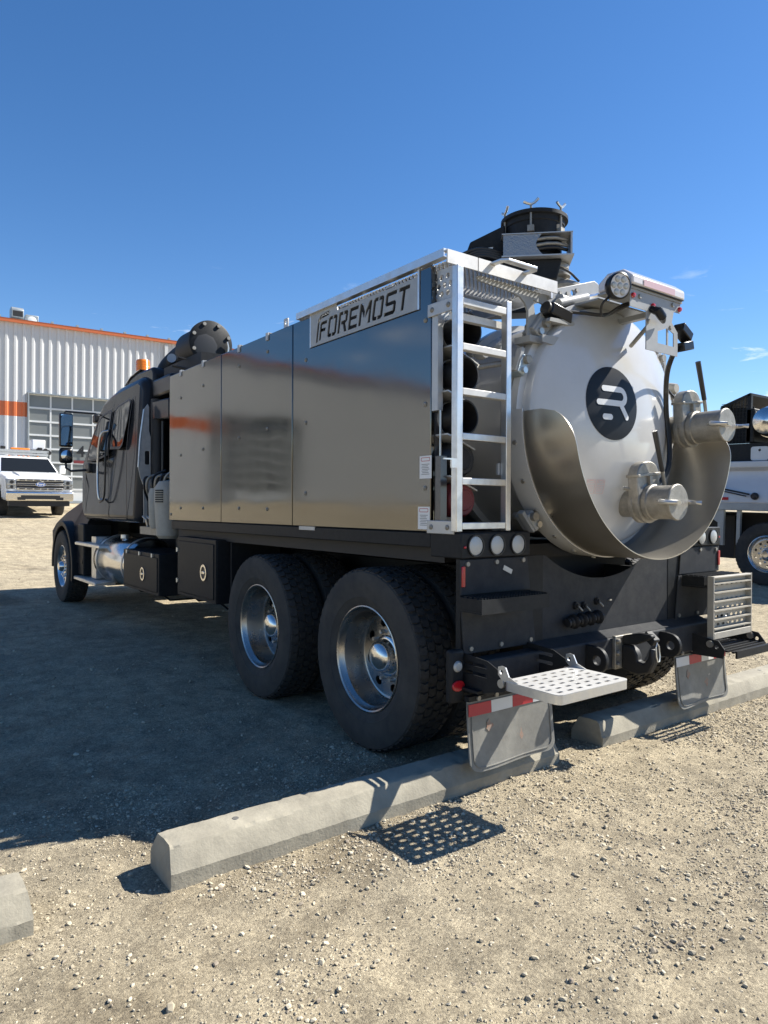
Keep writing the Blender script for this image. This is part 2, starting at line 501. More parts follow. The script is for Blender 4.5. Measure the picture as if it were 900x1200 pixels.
def axis(segs):
    out = [segs[0][0]]
    for a_, b_, st in segs:
        n = max(1, int(round((b_ - a_) / st)))
        out += list(np.linspace(a_, b_, n + 1)[1:])
    return np.array(out)
gx = axis([(-400, -60, 40), (-60, -20, 4), (-20, -6, 0.7), (-6, -4.2, 0.12), (-4.2, 3.2, 0.028), (3.2, 7, 0.08), (7, 14, 0.4), (14, 60, 4), (60, 400, 40)])
gy = axis([(-400, -40, 40), (-40, -8, 3), (-8, -2.2, 0.3), (-2.2, 2.6, 0.028), (2.6, 6, 0.07), (6, 14, 0.2), (14, 30, 0.8), (30, 60, 5), (60, 400, 40)])
X, Y = np.meshgrid(gx, gy)
Z = gheight(X, Y)
nx, ny = len(gx), len(gy)
V = np.stack([X.ravel(), Y.ravel(), Z.ravel()], 1)
ii = np.arange(nx - 1)[None, :] + nx * np.arange(ny - 1)[:, None]
Fq = np.stack([ii, ii + 1, ii + nx + 1, ii + nx], -1).reshape(-1, 4)
def np_mesh(name, V, Fq, mt, smooth=True):
    me = bpy.data.meshes.new(name)
    k = Fq.shape[1]
    me.vertices.add(len(V)); me.vertices.foreach_set('co', V.astype(np.float32).ravel())
    me.loops.add(Fq.size); me.loops.foreach_set('vertex_index', Fq.astype(np.int32).ravel())
    me.polygons.add(len(Fq)); me.polygons.foreach_set('loop_start', np.arange(0, Fq.size, k, dtype=np.int32))
    me.polygons.foreach_set('use_smooth', np.full(len(Fq), smooth))
    me.update(calc_edges=True)
    me.materials.append(K[mt]); return me
g = bpy.data.objects.new('ground', np_mesh('ground', V, Fq, 'ground')); COL.objects.link(g)
tag(g, kind='structure')

# loose gravel: real angular stones, thickest in the windrows left by tyres
def scatter(n, xr, yr, rmin, rmax, seed, thr, near=None):
    rg = np.random.default_rng(seed)
    x = rg.uniform(*xr, n); y = rg.uniform(*yr, n)
    d = 0.9 * vnoise(x * 1.5, y * 1.5, 21) + 0.8 * vnoise(x * 4.0, y * 4.0, 22) + 0.4 * vnoise(x * 11, y * 11, 23) + 0.22
    d += 0.45 * np.exp(-((y - 0.10) / 0.12) ** 2) * (0.5 + vnoise(x * 2.5, y * 0 + 3, 24))
    keep = rg.uniform(0, 1, n) < np.clip(d * thr, 0.13, 1)
    under = (np.abs(x) < 1.3) & (y > 0.5)
    keep &= ~(under & (rg.uniform(0, 1, n) < 0.7))
    keep &= np.hypot(x - CAM.x, y - CAM.y) > 0.9
    x, y = x[keep], y[keep]
    rad = rmin * (rmax / rmin) ** (rg.uniform(0, 1, len(x)) ** 2.6)
    return x, y, rad
phi = (1 + 5 ** 0.5) / 2
ICO = np.array([(-1, phi, 0), (1, phi, 0), (-1, -phi, 0), (1, -phi, 0), (0, -1, phi), (0, 1, phi), (0, -1, -phi), (0, 1, -phi), (phi, 0, -1), (phi, 0, 1), (-phi, 0, -1), (-phi, 0, 1)]) / 1.9
ICF = np.array([(0, 11, 5), (0, 5, 1), (0, 1, 7), (0, 7, 10), (0, 10, 11), (1, 5, 9), (5, 11, 4), (11, 10, 2), (10, 7, 6), (7, 1, 8), (3, 9, 4), (3, 4, 2), (3, 2, 6), (3, 6, 8), (3, 8, 9), (4, 9, 5), (2, 4, 11), (6, 2, 10), (8, 6, 7), (9, 8, 1)])
OCT = np.array([(1, 0, 0), (-1, 0, 0), (0, 1, 0), (0, -1, 0), (0, 0, 1), (0, 0, -1)], float)
OCF = np.array([(0, 2, 4), (2, 1, 4), (1, 3, 4), (3, 0, 4), (2, 0, 5), (1, 2, 5), (3, 1, 5), (0, 3, 5)])
def stones(name, P_, BV, BF, seed):
    sx = np.concatenate([p[0] for p in P_]); sy = np.concatenate([p[1] for p in P_]); sr = np.concatenate([p[2] for p in P_])
    sz = gheight(sx, sy); N = len(sx); k = len(BV); rg = np.random.default_rng(seed)
    S = BV[None] * rg.uniform(0.75, 1.2, (N, k, 1)) + rg.uniform(-.16, .16, (N, k, 3))
    S = S * np.stack([rg.uniform(0.8, 1.35, N), rg.uniform(0.7, 1.1, N), rg.uniform(0.5, 0.85, N)], 1)[:, None, :]
    th = rg.uniform(0, 2 * PI, N); ct, st = np.cos(th)[:, None], np.sin(th)[:, None]
    S = np.stack([S[..., 0] * ct - S[..., 1] * st, S[..., 0] * st + S[..., 1] * ct, S[..., 2] + rg.uniform(-.25, .25, (N, 1)) * S[..., 0]], -1)
    S = S * sr[:, None, None] + np.stack([sx, sy, sz + sr * 0.25], 1)[:, None, :]
    GF = (BF[None] + k * np.arange(N)[:, None, None]).reshape(-1, 3)
    o = bpy.data.objects.new(name, np_mesh(name, S.reshape(-1, 3), GF, 'stone', False)); COL.objects.link(o)
    return o
tag(stones('fine_grit', [scatter(170000, (-4.2, 3.2), (-2.0, 1.2), 0.0026, 0.0070, 31, 1.2), scatter(26000, (-4.6, 4.5), (1.2, 5.0), 0.003, 0.008, 32, .8)], OCT, OCF, 8),
    'fine pale grit scattered over the packed dirt', 'grit', kind='stuff')
tag(stones('loose_gravel', [scatter(60000, (-4.2, 3.2), (-2.0, 1.2), 0.0035, 0.0110, 1, 1.2), scatter(9000, (-4.6, 4.5), (-2.0, 4.0), 0.005, 0.014, 2, 0.5),
     scatter(9000, (-7, 9), (1.5, 14), 0.007, 0.020, 3, 0.5), scatter(110, (-3.8, 3.0), (-2.0, 0.2), 0.010, 0.019, 4, 0.8)], ICO, ICF, 7),
    'loose tan and grey gravel stones strewn over the lot', 'gravel', kind='stuff')

# ------------------------------------------------------------------ concrete wheel stops
def wheel_stop(x0, x1, yc, seed, label, rot=0.0):
    rg_ = random.Random(seed)
    prof = [(-.112, -.03), (-.113, .056), (-.109, .064), (-.072, .130), (-.066, .136), (-.056, .139), (0, .141), (.056, .139), (.066, .136), (.072, .130), (.109, .064), (.113, .056), (.112, -.03)]
    L = x1 - x0; n = 90; k = len(prof); vs = []; fs = []
    for i in range(n + 1):
        t = i / n; x = -L / 2 + L * t
        e = min(t, 1 - t) * L
        for q, (py, pz) in enumerate(prof):
            end = max(0, 1 - e / 0.02)
            cut = 0.022 * max(0, pz / .149 - .35) * (1 if t < .5 else -1) * max(0, 1 - e / 0.03)
            j = 0.0012 if pz > 0 else 0
            chip = 0
            if q in (4, 5, 7, 8) and rg_.random() < 0.12: chip = rg_.uniform(.002, .008)
            if e < .03 and 1 < q < 11 and rg_.random() < .6: chip = rg_.uniform(.001, .006)
            vs.append((x + cut + rg_.uniform(-j, j), py * (1 - .02 * end) + rg_.uniform(-j, j) - (chip if py > 0 else -chip), pz + rg_.uniform(-j, j) - chip))
    for i in range(n):
        for q in range(k - 1):
            fs.append((i * k + q, (i + 1) * k + q, (i + 1) * k + q + 1, i * k + q + 1))
    # rough broken ends
    for base, sgn in ((0, -1), (n * k, 1)):
        c = len(vs)
        vs.append((sgn * (L / 2 - .002), 0, .06))
        for q in range(k): fs.append((base + q, base + (q + 1) % k, c) if sgn < 0 else (base + (q + 1) % k, base + q, c))
    o = MB().add(vs, fs).build('wheel_stop', 'concrete', smooth=18)
    xm = (x0 + x1) / 2
    o.location = (xm, yc, yc * SL); o.rotation_euler = (0, 0, rot)
    # lifting-pin holes in the top
    for dx in (-L * .36, L * .36):
        h = MB().cyl((dx, 0, .1385), (dx, 0, .1435), .015, .013, 12).build('pin_head', 'zinc', o)
    tag(o, label, 'wheel stop', 'concrete wheel stops behind the truck')
    return o
wheel_stop(-2.645, -0.52, 0.30, 5, 'long grey concrete wheel stop in front of the left mud flap')
wheel_stop(-0.13, 2.30, 0.31, 6, 'grey concrete wheel stop behind the right mud flap')
wheel_stop(-5.30, -3.09, 0.28, 7, 'concrete wheel stop cut off by the left photo edge', R(1))

# ================================================================== THE VACUUM TRUCK
TR = thing('vacuum_truck', 'dark grey hydrovac truck with FOREMOST sign, round white tank door and rear ladder', 'truck', (0, 0, 0), (TILT, 0, 0))

# ---------------- wheels
def tread_mesh(Rb=0.503, Rt=0.519, W=0.27, ribs=5, n=54):
    b = MB(); wdt = W / ribs; cl = 2 * PI * Rt / n
    for r_ in range(ribs):
        s0 = -W / 2 + wdt * r_
        for i in range(n):
            t0 = (i + (0.5 if r_ % 2 else 0) + (0.12 * (i % 2))) * cl
            g_ = 0.0058
            a0, a1 = t0 + g_, t0 + cl - g_; z0, z1 = s0 + g_ * .8, s0 + wdt - g_ * .8
            zm = (z0 + z1) / 2; k = cl * 0.13
            poly = [(a0, z0), (a1 - k, z0), (a1, zm), (a1 - k, z1), (a0, z1), (a0 + k, zm)]
            drop = lambda z: 0.018 * max(0, (abs(z) - W / 2 + 0.03) / 0.03) ** 2
            vs = []
            for a_, z in poly:
                ang = a_ / Rt; vs.append((z, Rb * math.cos(ang) * .985, Rb * math.sin(ang) * .985))
            for a_, z in poly:
                ang = a_ / Rt; q = Rt - drop(z); vs.append((z, q * math.cos(ang), q * math.sin(ang)))
            fs = [(6, 7, 8, 9, 10, 11)] + [(j, (j + 1) % 6, 6 + (j + 1) % 6, 6 + j) for j in range(6)]
            b.add(vs, fs)
    return b.mesh('tread', 'tread', 20)
def tyre_mesh():
    p = [(.295, -.100), (.300, -.115), (.318, -.126), (.35, -.137), (.39, -.145), (.43, -.147), (.465, -.143), (.488, -.138), (.494, -.137), (.499, -.131), (.503, -.12),
         (.505, 0), (.503, .12), (.499, .131), (.494, .137), (.488, .138), (.465, .143), (.43, .147), (.39, .145), (.35, .137), (.318, .126), (.300, .115), (.295, .100)]
    q = p[:4] + [(.352, -.1395), (.356, -.1395)] + p[4:-4] + [(.356, .1395), (.352, .1395)] + p[-4:]
    return MB().lathe(q, (0, 0, 0), (1, 0, 0), 72).mesh('tyre', 'rubber', 25)
TREAD, TYRE = tread_mesh(), tyre_mesh()
def holed_disc(ri, ro, n, rh, rm, x0, x1):
    """flat annulus with n round hand holes (plane perpendicular to x)"""
    holes = []
    for i in range(n):
        a = 2 * PI * (i + .5) / n
        holes.append([(rm * math.cos(a) + rh[0] * math.cos(t) * math.cos(a) - rh[1] * math.sin(t) * math.sin(a),
                       rm * math.sin(a) + rh[0] * math.cos(t) * math.sin(a) + rh[1] * math.sin(t) * math.cos(a)) for t in [2 * PI * k / 14 for k in range(14)]])
    inner = [(ri * math.cos(2 * PI * k / 40), ri * math.sin(2 * PI * k / 40)) for k in range(40)]
    outer = [(ro * math.cos(2 * PI * k / 60), ro * math.sin(2 * PI * k / 60)) for k in range(60)]
    return MB().plate(outer, holes + [inner], FX, x0, x1)
# rims are modelled with the visible side towards -x
def rim_dish():
    b = MB().lathe([(.292, -.096), (.303, -.116), (.303, -.122), (.297, -.124), (.289, -.118), (.283, -.10), (.270, -.085), (.262, -.03), (.258, .03), (.252, .045), (.235, .052)], (0, 0, 0), (1, 0, 0), 64)
    d = holed_disc(.085, .238, 8, (.024, .030), .190, .044, .056)
    return b.add(d.v, d.f).mesh('rim', 'rim', 30)
def hub_dish():
    b = MB().lathe([(.120, .046), (.120, .030), (.112, .022), (.098, .02), (.094, -.010), (.088, -.03), (.070, -.048), (.040, -.058), (.0, -.061)], (0, 0, 0), (1, 0, 0), 36)
    return b.mesh('hub_cap', 'chrome', 40)
def rim_front():
    b = MB().lathe([(.292, -.096), (.303, -.116), (.303, -.122), (.296, -.124), (.288, -.114), (.272, -.092), (.262, -.075), (.252, -.075), (.235, -.078)], (0, 0, 0), (1, 0, 0), 64)
    d = holed_disc(.085, .238, 10, (.020, .022), .196, -.082, -.07)
    return b.add(d.v, d.f).mesh('rim', 'chrome', 30)
def hub_front():
    b = MB().lathe([(.112, -.08), (.112, -.092), (.080, -.096), (.078, -.13), (.066, -.15), (.05, -.17), (.0, -.172)], (0, 0, 0), (1, 0, 0), 28)
    for i in range(10):
        a = 2 * PI * i / 10
        b.cyl((-.08, .142 * math.cos(a), .142 * math.sin(a)), (-.118, .142 * math.cos(a), .142 * math.sin(a)), .016, .013, 8)
    return b.mesh('hub_cap', 'chrome', 35)
def lug_mesh():
    b = MB()
    for i in range(10):
        a = 2 * PI * i / 10
        b.cyl((.05, .142 * math.cos(a), .142 * math.sin(a)), (.015, .142 * math.cos(a), .142 * math.sin(a)), .013, .011, 6)
    return b.mesh('lug_nuts', 'bolt', 30)
RIMD, HUBD, RIMF, HUBF, LUGS = rim_dish(), hub_dish(), rim_front(), hub_front(), lug_mesh()
BRAKE = MB().lathe([(.0, .075), (.21, .075), (.225, .09), (.225, .13), (.0, .13)], (0, 0, 0), (1, 0, 0), 32).mesh('brake_drum', 'dark')
def wheel(x, y, z, kind, flip, spin=0.0):
    wv = link('wheel', TYRE, TR, (x, y, z), (0, 0, PI if flip else 0))
    t = link('tread', TREAD, wv, rot=(spin, 0, 0))
    if kind == 'dish':
        link('rim', RIMD, wv, rot=(spin, 0, 0)); link('hub_cap', HUBD, wv); link('lug_nuts', LUGS, wv, rot=(spin, 0, 0)); link('brake_drum', BRAKE, wv)
    elif kind == 'front':
        link('rim', RIMF, wv, rot=(spin, 0, 0)); link('hub_cap', HUBF, wv, rot=(spin, 0, 0)); link('brake_drum', BRAKE, wv)
    return wv
AX = (1.0, 2.345)
for i, ya in enumerate(AX):
    for s in (-1, 1):
        wheel(s * 1.108, ya, .507, 'dish', s > 0, .35 + i * 1.9 + s)
        wheel(s * 0.79, ya, .507, 'none', s > 0, 1.0 + i + s * .3)
for s in (-1, 1): wheel(s * 1.10, 8.645, .507, 'front', s > 0, .2)

# ---------------- frame and underbody
b = MB()
for s in (-1, 1):
    b = MB().box(s * .47 - .04 * (s > 0) - .0, s * .47 + .04 * (s < 0), .30, 9.6, .72, 1.0); b.build('frame_rail', 'black', TR)
for ya in AX:
    MB().cyl((-.98, ya, .5), (.98, ya, .5), .07, n=12).lathe([(.0, -.22), (.12, -.2), (.2, -.08), (.2, .08), (.12, .2), (.0, .22)], (0, ya, .5), (0, 1, 0), 20).build('axle', 'dark', TR)
MB().cyl((-.95, 8.645, .5), (.95, 8.645, .5), .05, n=12).build('axle', 'dark', TR)
MB().box(-1.12, 1.12, .45, 4.25, 1.085, 1.163).build('subframe_deck', 'dark', TR)
MB().box(-.43, .43, .9, 9.2, .62, .80).build('driveline', 'dark', TR)
MB().box(-.40, .40, 4.3, 8.2, .55, 1.15).build('gearbox', 'dark', TR)
for s in (-1, 1):
    MB().box(s * .9 - .22, s * .9 + .22, 3.05, 3.075, .62, 1.08).build('splash_panel', 'black', TR)
    MB().box(s * .72 - .006, s * .72 + .006, 3.2, 5.4, .60, 1.16).build('inner_panel', 'dark', TR)
# long dark side beams under the body
for s in (-1, 1):
    MB().box(s * 1.165 - .04, s * 1.165 + .04, .46, 4.20, 1.165, 1.243).build('side_beam', 'black', TR, bevel=.006)
MB().box(-1.12, 1.12, 4.15, 4.22, 1.166, 1.242).build('cross_beam', 'black', TR)

# ---------------- body compartments and polished side panels
XP = 1.212
for s in (-1, 1):
    x0, x1 = sorted((s * (.94 if s < 0 else .79), s * (XP - .034)))
    b = MB().box(x0, x1, .80, 4.215, 1.25, 2.55 if s < 0 else 1.95)
    b.build('compartment', 'dark', TR)
fast = MB().lathe([(.0, .007), (.009, .0065), (.013, .004), (.0135, 0.0)], (0, 0, 0), (-1, 0, 0), 14).cyl((-.006, 0, 0), (-.010, 0, 0), .005, n=6).mesh('fastener', 'zinc')
def door_panel(poly, name, fasteners, sx=-1):
    xo, xi = sx * XP, sx * (XP - .028)
    o = MB().prism(poly, 'x', xi, xo).build(name, 'gun', TR, bevel=.004)
    if sx < 0:
        for (y, z) in fasteners: link('fastener', fast, o, (xo, y, z))
    return o
ZB, ZT = 1.246, 2.60
P1 = [(3.060, ZB), (4.244, ZB), (4.244, ZT), (3.060, ZT)]
P2 = [(1.890, ZB), (3.050, ZB), (3.050, ZT), (1.890, ZT)]
P3 = [(.455, ZB), (1.880, ZB), (1.880, ZT), (1.655, ZT), (1.655, 2.395), (.545, 2.395), (.545, 2.602), (.455, 2.602)]
for sx in (-1, 1):
    door_panel(P1, 'side_panel', [(3.95, 1.36), (3.43, 1.36), (3.95, 1.84), (3.43, 1.86), (3.95, 2.36), (3.43, 2.40), (4.20, 1.30)], sx)
    door_panel(P2, 'side_panel', [(2.72, 1.36), (2.25, 1.355), (2.72, 1.90), (2.25, 1.93), (2.72, 2.45), (2.25, 2.48)], sx)
    P3s = P3 if sx < 0 else [(.455, ZB), (1.880, ZB), (1.880, 2.0), (.455, 2.0)]
    door_panel(P3s, 'side_panel', [(1.71, 1.46), (1.71, 1.92), (1.71, 2.33), (.50, 1.47), (.50, 1.90), (.50, 2.33)], sx)
# folded top lip with little clips
for sx in (-1, 1):
    MB().box(min(sx * 1.186, sx * 1.05), max(sx * 1.186, sx * 1.05), 1.89, 4.244, 2.585, 2.612).build('top_lip', 'plate', TR)
clip = MB().box(-.006, .004, -.018, .018, -.045, .004).box(-.006, .10, -.018, .018, .004, .009).mesh('panel_clip', 'plate')
for y in (2.25, 2.72, 3.43, 3.95): link('panel_clip', clip, TR, (-1.2135, y, 2.604))
MB().box(-1.2085, -1.20, 1.60, 1.80, 1.222, 1.2455).build('drain_tab', 'plate', TR)

# rear of the left compartment: grey bulkhead with five tube sockets
TUBES = [(-1.062, 2.272), (-1.080, 2.045), (-1.082, 1.828), (-1.066, 1.618), (-1.062, 1.408)]
for sx in (-1, 1):
    holes = [circ(x, z, .094, 24) for x, z in TUBES] if sx < 0 else []
    zt_ = 2.56 if sx < 0 else 1.95
    xin = .945 if sx < 0 else .80
    xa, xb = sorted((sx * xin, sx * 1.183))
    MB().plate([(xa, 1.25), (xb, 1.25), (xb, zt_), (xa, zt_)], holes, FY, .560, .568).build('tube_bulkhead', 'plate', TR)
    MB().box(min(sx * xin, sx * (xin + .008)), max(sx * xin, sx * (xin + .008)), .569, .80, 1.25, zt_ - .01).build('inner_wall', 'plate', TR)
# return edge strip of panel three and slim grey jambs
MB().box(-1.186, -1.150, .452, .560, 1.256, 2.56).build('panel_return', 'gunedge', TR)
MB().box(-1.2105, -1.176, .405, .450, 1.86, 2.34).build('jamb', 'plate', TR)
MB().cyl((-1.195, .40, 1.28), (-1.195, .40, 1.86), .006, n=8).build('latch_rod', 'bolt', TR)
MB().box(-1.206, -1.165, .385, .425, 1.30, 1.63).build('jamb', 'gunedge', TR)
# cradle brackets under each tube
for i, (x, z) in enumerate(TUBES[:4]):
    MB().prism([(x - .10, z - .085), (x - .01, z - .115), (x + .09, z - .155), (x + .09, z - .163), (x - .01, z - .123), (x - .10, z - .093)], 'y', .36, .558).build('tube_cradle', 'plate', TR)
# stickers
for (y0, z0) in ((.446, 1.519), (.458, 1.258)):
    yw = .094
    st = MB().box(-1.2142, -1.2128, y0, y0 + yw, z0, z0 + .116).build('warning_label', 'paper', TR)
    pr_ = MB()
    for i in range(7): pr_.box(-1.2150, -1.2143, y0 + .016 + .006 * (i % 3), y0 + yw - .016 - .005 * (i % 2), z0 + .020 + i * .0085, z0 + .0232 + i * .0085)
    pr_.build('label_print', 'ink', st)
    MB().plate(rrect(y0 + .012, y0 + yw - .012, z0 + .088, z0 + .108, .006), [rrect(y0 + .015, y0 + yw - .015, z0 + .091, z0 + .105, .004)], FX, -1.2151, -1.2143).build('label_header', 'redink', st)

# ---------------- cut-out name sign, written reading from the front of the truck to the rear
# letters drawn in (s, z): s runs along the sign, s = 0 at the front end
def sign_letters():
    H = 1.0; t = .17; L = []
    bar = lambda x0, x1, y0, y1: [(x0, y0), (x1, y0), (x1, y1), (x0, y1)]
    def off(polys, dx, wscale): return [[(dx + x * wscale, y) for x, y in p] for p in polys]
    O_ = [[(0, .10), (.12, 0), (.36, 0), (.36, t), (.19, t), (.19, 1 - t), (.36, 1 - t), (.36, 1), (.12, 1), (0, .9)],
          [(.42, 0), (.68, 0), (.80, .10), (.80, .9), (.68, 1), (.42, 1), (.42, 1 - t), (.61, 1 - t), (.61, t), (.42, t)]]
    R_ = [[(0, 0), (.19, 0), (.19, 1 - t), (.36, 1 - t), (.36, 1), (0, 1)],
          [(.42, 1), (.42, 1 - t), (.60, 1 - t), (.60, .55), (.26, .55), (.26, .39), (.42, .39), (.60, 0), (.81, 0), (.64, .40), (.80, .50), (.80, .9), (.70, 1)]]
    E_ = [[(0, 0), (.74, 0), (.74, t), (.19, t), (.19, .42), (.66, .42), (.66, .58), (.19, .58), (.19, 1 - t), (.74, 1 - t), (.74, 1), (0, 1)]]
    M_ = [[(0, 0), (.19, 0), (.19, .62), (.40, .30), (.44, .30), (.44, .58), (.19, 1), (0, 1)],
          [(.50, .30), (.54, .30), (.75, .62), (.75, 0), (.94, 0), (.94, 1), (.75, 1), (.50, .58)]]
    S_ = [[(0, 0), (.68, 0), (.80, .1), (.80, .48), (.70, .58), (.19, .58), (.19, 1 - t), (.78, 1 - t), (.78, 1), (.10, 1), (0, .9), (0, .52), (.10, .42), (.61, .42), (.61, t), (0, t)]]
    T_ = [[(.28, 0), (.47, 0), (.47, 1 - t), (.75, 1 - t), (.75, 1), (0, 1), (0, 1 - t), (.28, 1 - t)]]
    F_ = [[(.12, 0), (.29, 0), (.29, .40), (.66, .40), (.66, .56), (.29, .56), (.29, .74), (.74, .74), (.74, .90), (.22, .90), (.12, .80)],
          [(-.16, -.06), (.0, -.06), (.0, .90), (.12, 1.06), (.86, 1.12), (.86, 1.33), (.06, 1.27), (-.16, 1.05)]]
    x = 0.14
    for g_, wd in ((F_, .86), (O_, .90), (R_, .90), (E_, .84), (M_, 1.04), (O_, .90), (S_, .90), (T_, .80)):
        L += off(g_, x, 1.0); x += wd + .03
    return L, x
LT, LW = sign_letters()
S0, S1, ZS0, HS = 1.575, .610, 2.422, .124
def sgn(p):
    x, y = p; x = x + .20 * y       # italic
    return (S0 + (S1 - S0) * x / (LW + .2), ZS0 + HS * y * (1.0))
holes = [[sgn(p) for p in poly] for poly in LT]
signp = [(.560, 2.398), (1.640, 2.398), (1.640, 2.610), (1.34, 2.610), (1.325, 2.568), (.560, 2.568)]
sg = MB().plate(signp, holes, FX, -1.2165, -1.2105).build('name_sign', 'sign', TR, smooth=0)
MB().box(-1.2175, -1.160, .546, .560, 2.396, 2.604).box(-1.2175, -1.160, 1.640, 1.653, 2.396, 2.606).build('sign_bracket', 'alu', sg)
MB().box(-1.150, -1.145, .56, 1.64, 2.400, 2.602).build('sign_hole_shade', 'darkhole', sg)  # dark sheet standing for the shaded interior seen through the letters
# top rail and walkway
MB().prism([(-1.236, 2.606), (-1.196, 2.606), (-1.196, 2.612), (-1.230, 2.612), (-1.230, 2.640), (-1.19, 2.640), (-1.19, 2.647), (-1.236, 2.647)], 'y', .335, 1.80).build('top_rail', 'alu', TR)
for y in (1.25, .80): MB().box(-1.2205, -1.19, y - .03, y + .03, 2.571, 2.579).build('rail_clip', 'plate', TR)

def grating(x0, x1, y0, y1, z, pitch=.052, wd=.012, th=.012):
    bb = MB()
    for sgn_ in (-1, 1):
        n = int(((x1 - x0) + (y1 - y0)) / pitch) + 2
        for i in range(-1, n + 1):
            c = i * pitch
            # line x - x0 + sgn*(..) = c, clipped to the rectangle
            pts = []
            if sgn_ > 0:   # (x-x0)+(y-y0)=c
                a_ = max(0, c - (y1 - y0)); b_ = min(x1 - x0, c)
                if b_ - a_ < .01: continue
                p, q = (x0 + a_, y0 + c - a_), (x0 + b_, y0 + c - b_)
            else:          # (x1-x)+(y-y0)=c
                a_ = max(0, c - (y1 - y0)); b_ = min(x1 - x0, c)
                if b_ - a_ < .01: continue
                p, q = (x1 - a_, y0 + c - a_), (x1 - b_, y0 + c - b_)
            d = Vector((q[0] - p[0], q[1] - p[1], 0)); L_ = d.length; d.normalize(); n_ = Vector((-d.y, d.x, 0))
            bb.obox(((p[0] + q[0]) / 2, (p[1] + q[1]) / 2, z + (0.0015 if sgn_ > 0 else 0)), d, n_, (0, 0, 1), L_ / 2, wd / 2, th / 2)
    return bb
grating(-1.185, -.46, .285, 1.88, 2.604, .030, .007, .004).build('walkway_grating', 'plate', TR, smooth=0)
MB().prism([(.262, 2.548), (.270, 2.548), (.270, 2.606), (.292, 2.606), (.292, 2.613), (.262, 2.613)], 'x', -1.275, -1.075).build('walkway_edge', 'alu_w', TR)
MB().prism([(.262, 2.548), (.270, 2.548), (.270, 2.606), (.292, 2.606), (.292, 2.613), (.262, 2.613)], 'x', -1.068, -.470).build('walkway_edge', 'alu_w', TR)
for y in (.62, 1.10, 1.60): MB().box(-1.18, -.46, y - .015, y + .015, 2.555, 2.592).build('walkway_joist', 'alu', TR)
MB().box(-.478, -.462, .30, 1.88, 2.53, 2.595).build('walkway_edge', 'alu', TR)
# bent grab handle on the walkway edge
MB().prism([(-.985, .195), (-.955, .165), (-.745, .165), (-.715, .195), (-.715, .262), (-.750, .262), (-.750, .205), (-.950, .205), (-.950, .262), (-.985, .262)], 'z', 2.598, 2.610).build('grab_handle', 'alu', TR, bevel=.002)
# side cheek under the walkway; its holes stand for dappled light through the grating
hx = []
for i in range(3):
    for j in range(4):
        hx.append(circ(.345 + i * .045 + (.022 if j % 2 else 0), 2.405 + j * .042, .016, 6))
MB().plate([(.300, 2.372), (.450, 2.372), (.450, 2.572), (.300, 2.572)], hx, FX, -1.180, -1.176).build('dappled_cheek', 'plate', TR, smooth=0)
# ladder brackets (upper and lower)
for z in (2.368, 1.272):
    lb = MB().box(-1.2205, -1.212, .272, .475, z - .033, z + .033).build('ladder_bracket', 'plate', TR, bevel=.003)
    for y in (.318, .440): link('bolt', fast, lb, (-1.2205, y, z))
MB().box(-1.20, -.86, .30, .335, 2.300, 2.335).build('ladder_tie', 'alu_w', TR)

# ---------------- ladder
ld = MB().box(-1.228, -1.188, .243, .283, 1.252, 2.545).build('ladder', 'alu', TR, bevel=.003)
MB().box(-.885, -.850, .243, .283, 1.252, 2.430).build('ladder_rail', 'alu', ld, bevel=.003)
for k in range(6):
    z = 2.375 + (1.280 - 2.375) * k / 5
    MB().box(-1.187, -.886, .245, .285, z - .017, z + .017).build('rung', 'alu_w' if k < 3 else 'alu', ld, bevel=.003)  # upper rungs in a brighter metal, painting in the sunlight they catch
MB().box(-.90, -.872, .286, .30, 1.54, 1.60).build('latch_tab', 'plate', ld)
MB().box(-1.31, -1.229, .24, .25, 1.60, 1.607).box(-1.262, -1.229, .24, .25, 1.562, 1.60).build('hook', 'alu', ld)

# ---------------- debris tank, ring, domed rear door
TZ = 1.85
RT = 0.69
MB().lathe([(.0, .42), (.66, .42), (RT - .02, .43), (RT - .02, 4.3), (.60, 4.42), (.0, 4.5)], (0, 0, TZ), (0, 1, 0), 96).build('tank_shell', 'white', TR)
for y in (.9, 2.0, 3.1): MB().lathe([(RT - .02, y - .03), (RT + .022, y - .03), (RT + .022, y + .03), (RT - .02, y + .03)], (0, 0, TZ), (0, 1, 0), 96, True).build('tank_band', 'white', TR)
MB().lathe([(RT - .02, .372), (RT + .055, .372), (RT + .055, .425), (RT - .02, .425)], (0, 0, TZ), (0, 1, 0), 96, True).build('tank_flange', 'grey', TR, bevel=.004)
DA, DS = .11, 1.66
def dome_y(r): return DA + DS - math.sqrt(DS * DS - r * r)
prof = [(RT + .045, .366), (RT + .045, .316), (RT + .005, .312), (RT, .268)] + [(r, dome_y(r)) for r in np.linspace(.685, 0.0, 26)]
door = MB().lathe(prof, (0, 0, TZ), (0, 1, 0), 112).build('tank_door', 'white', TR, smooth=40)
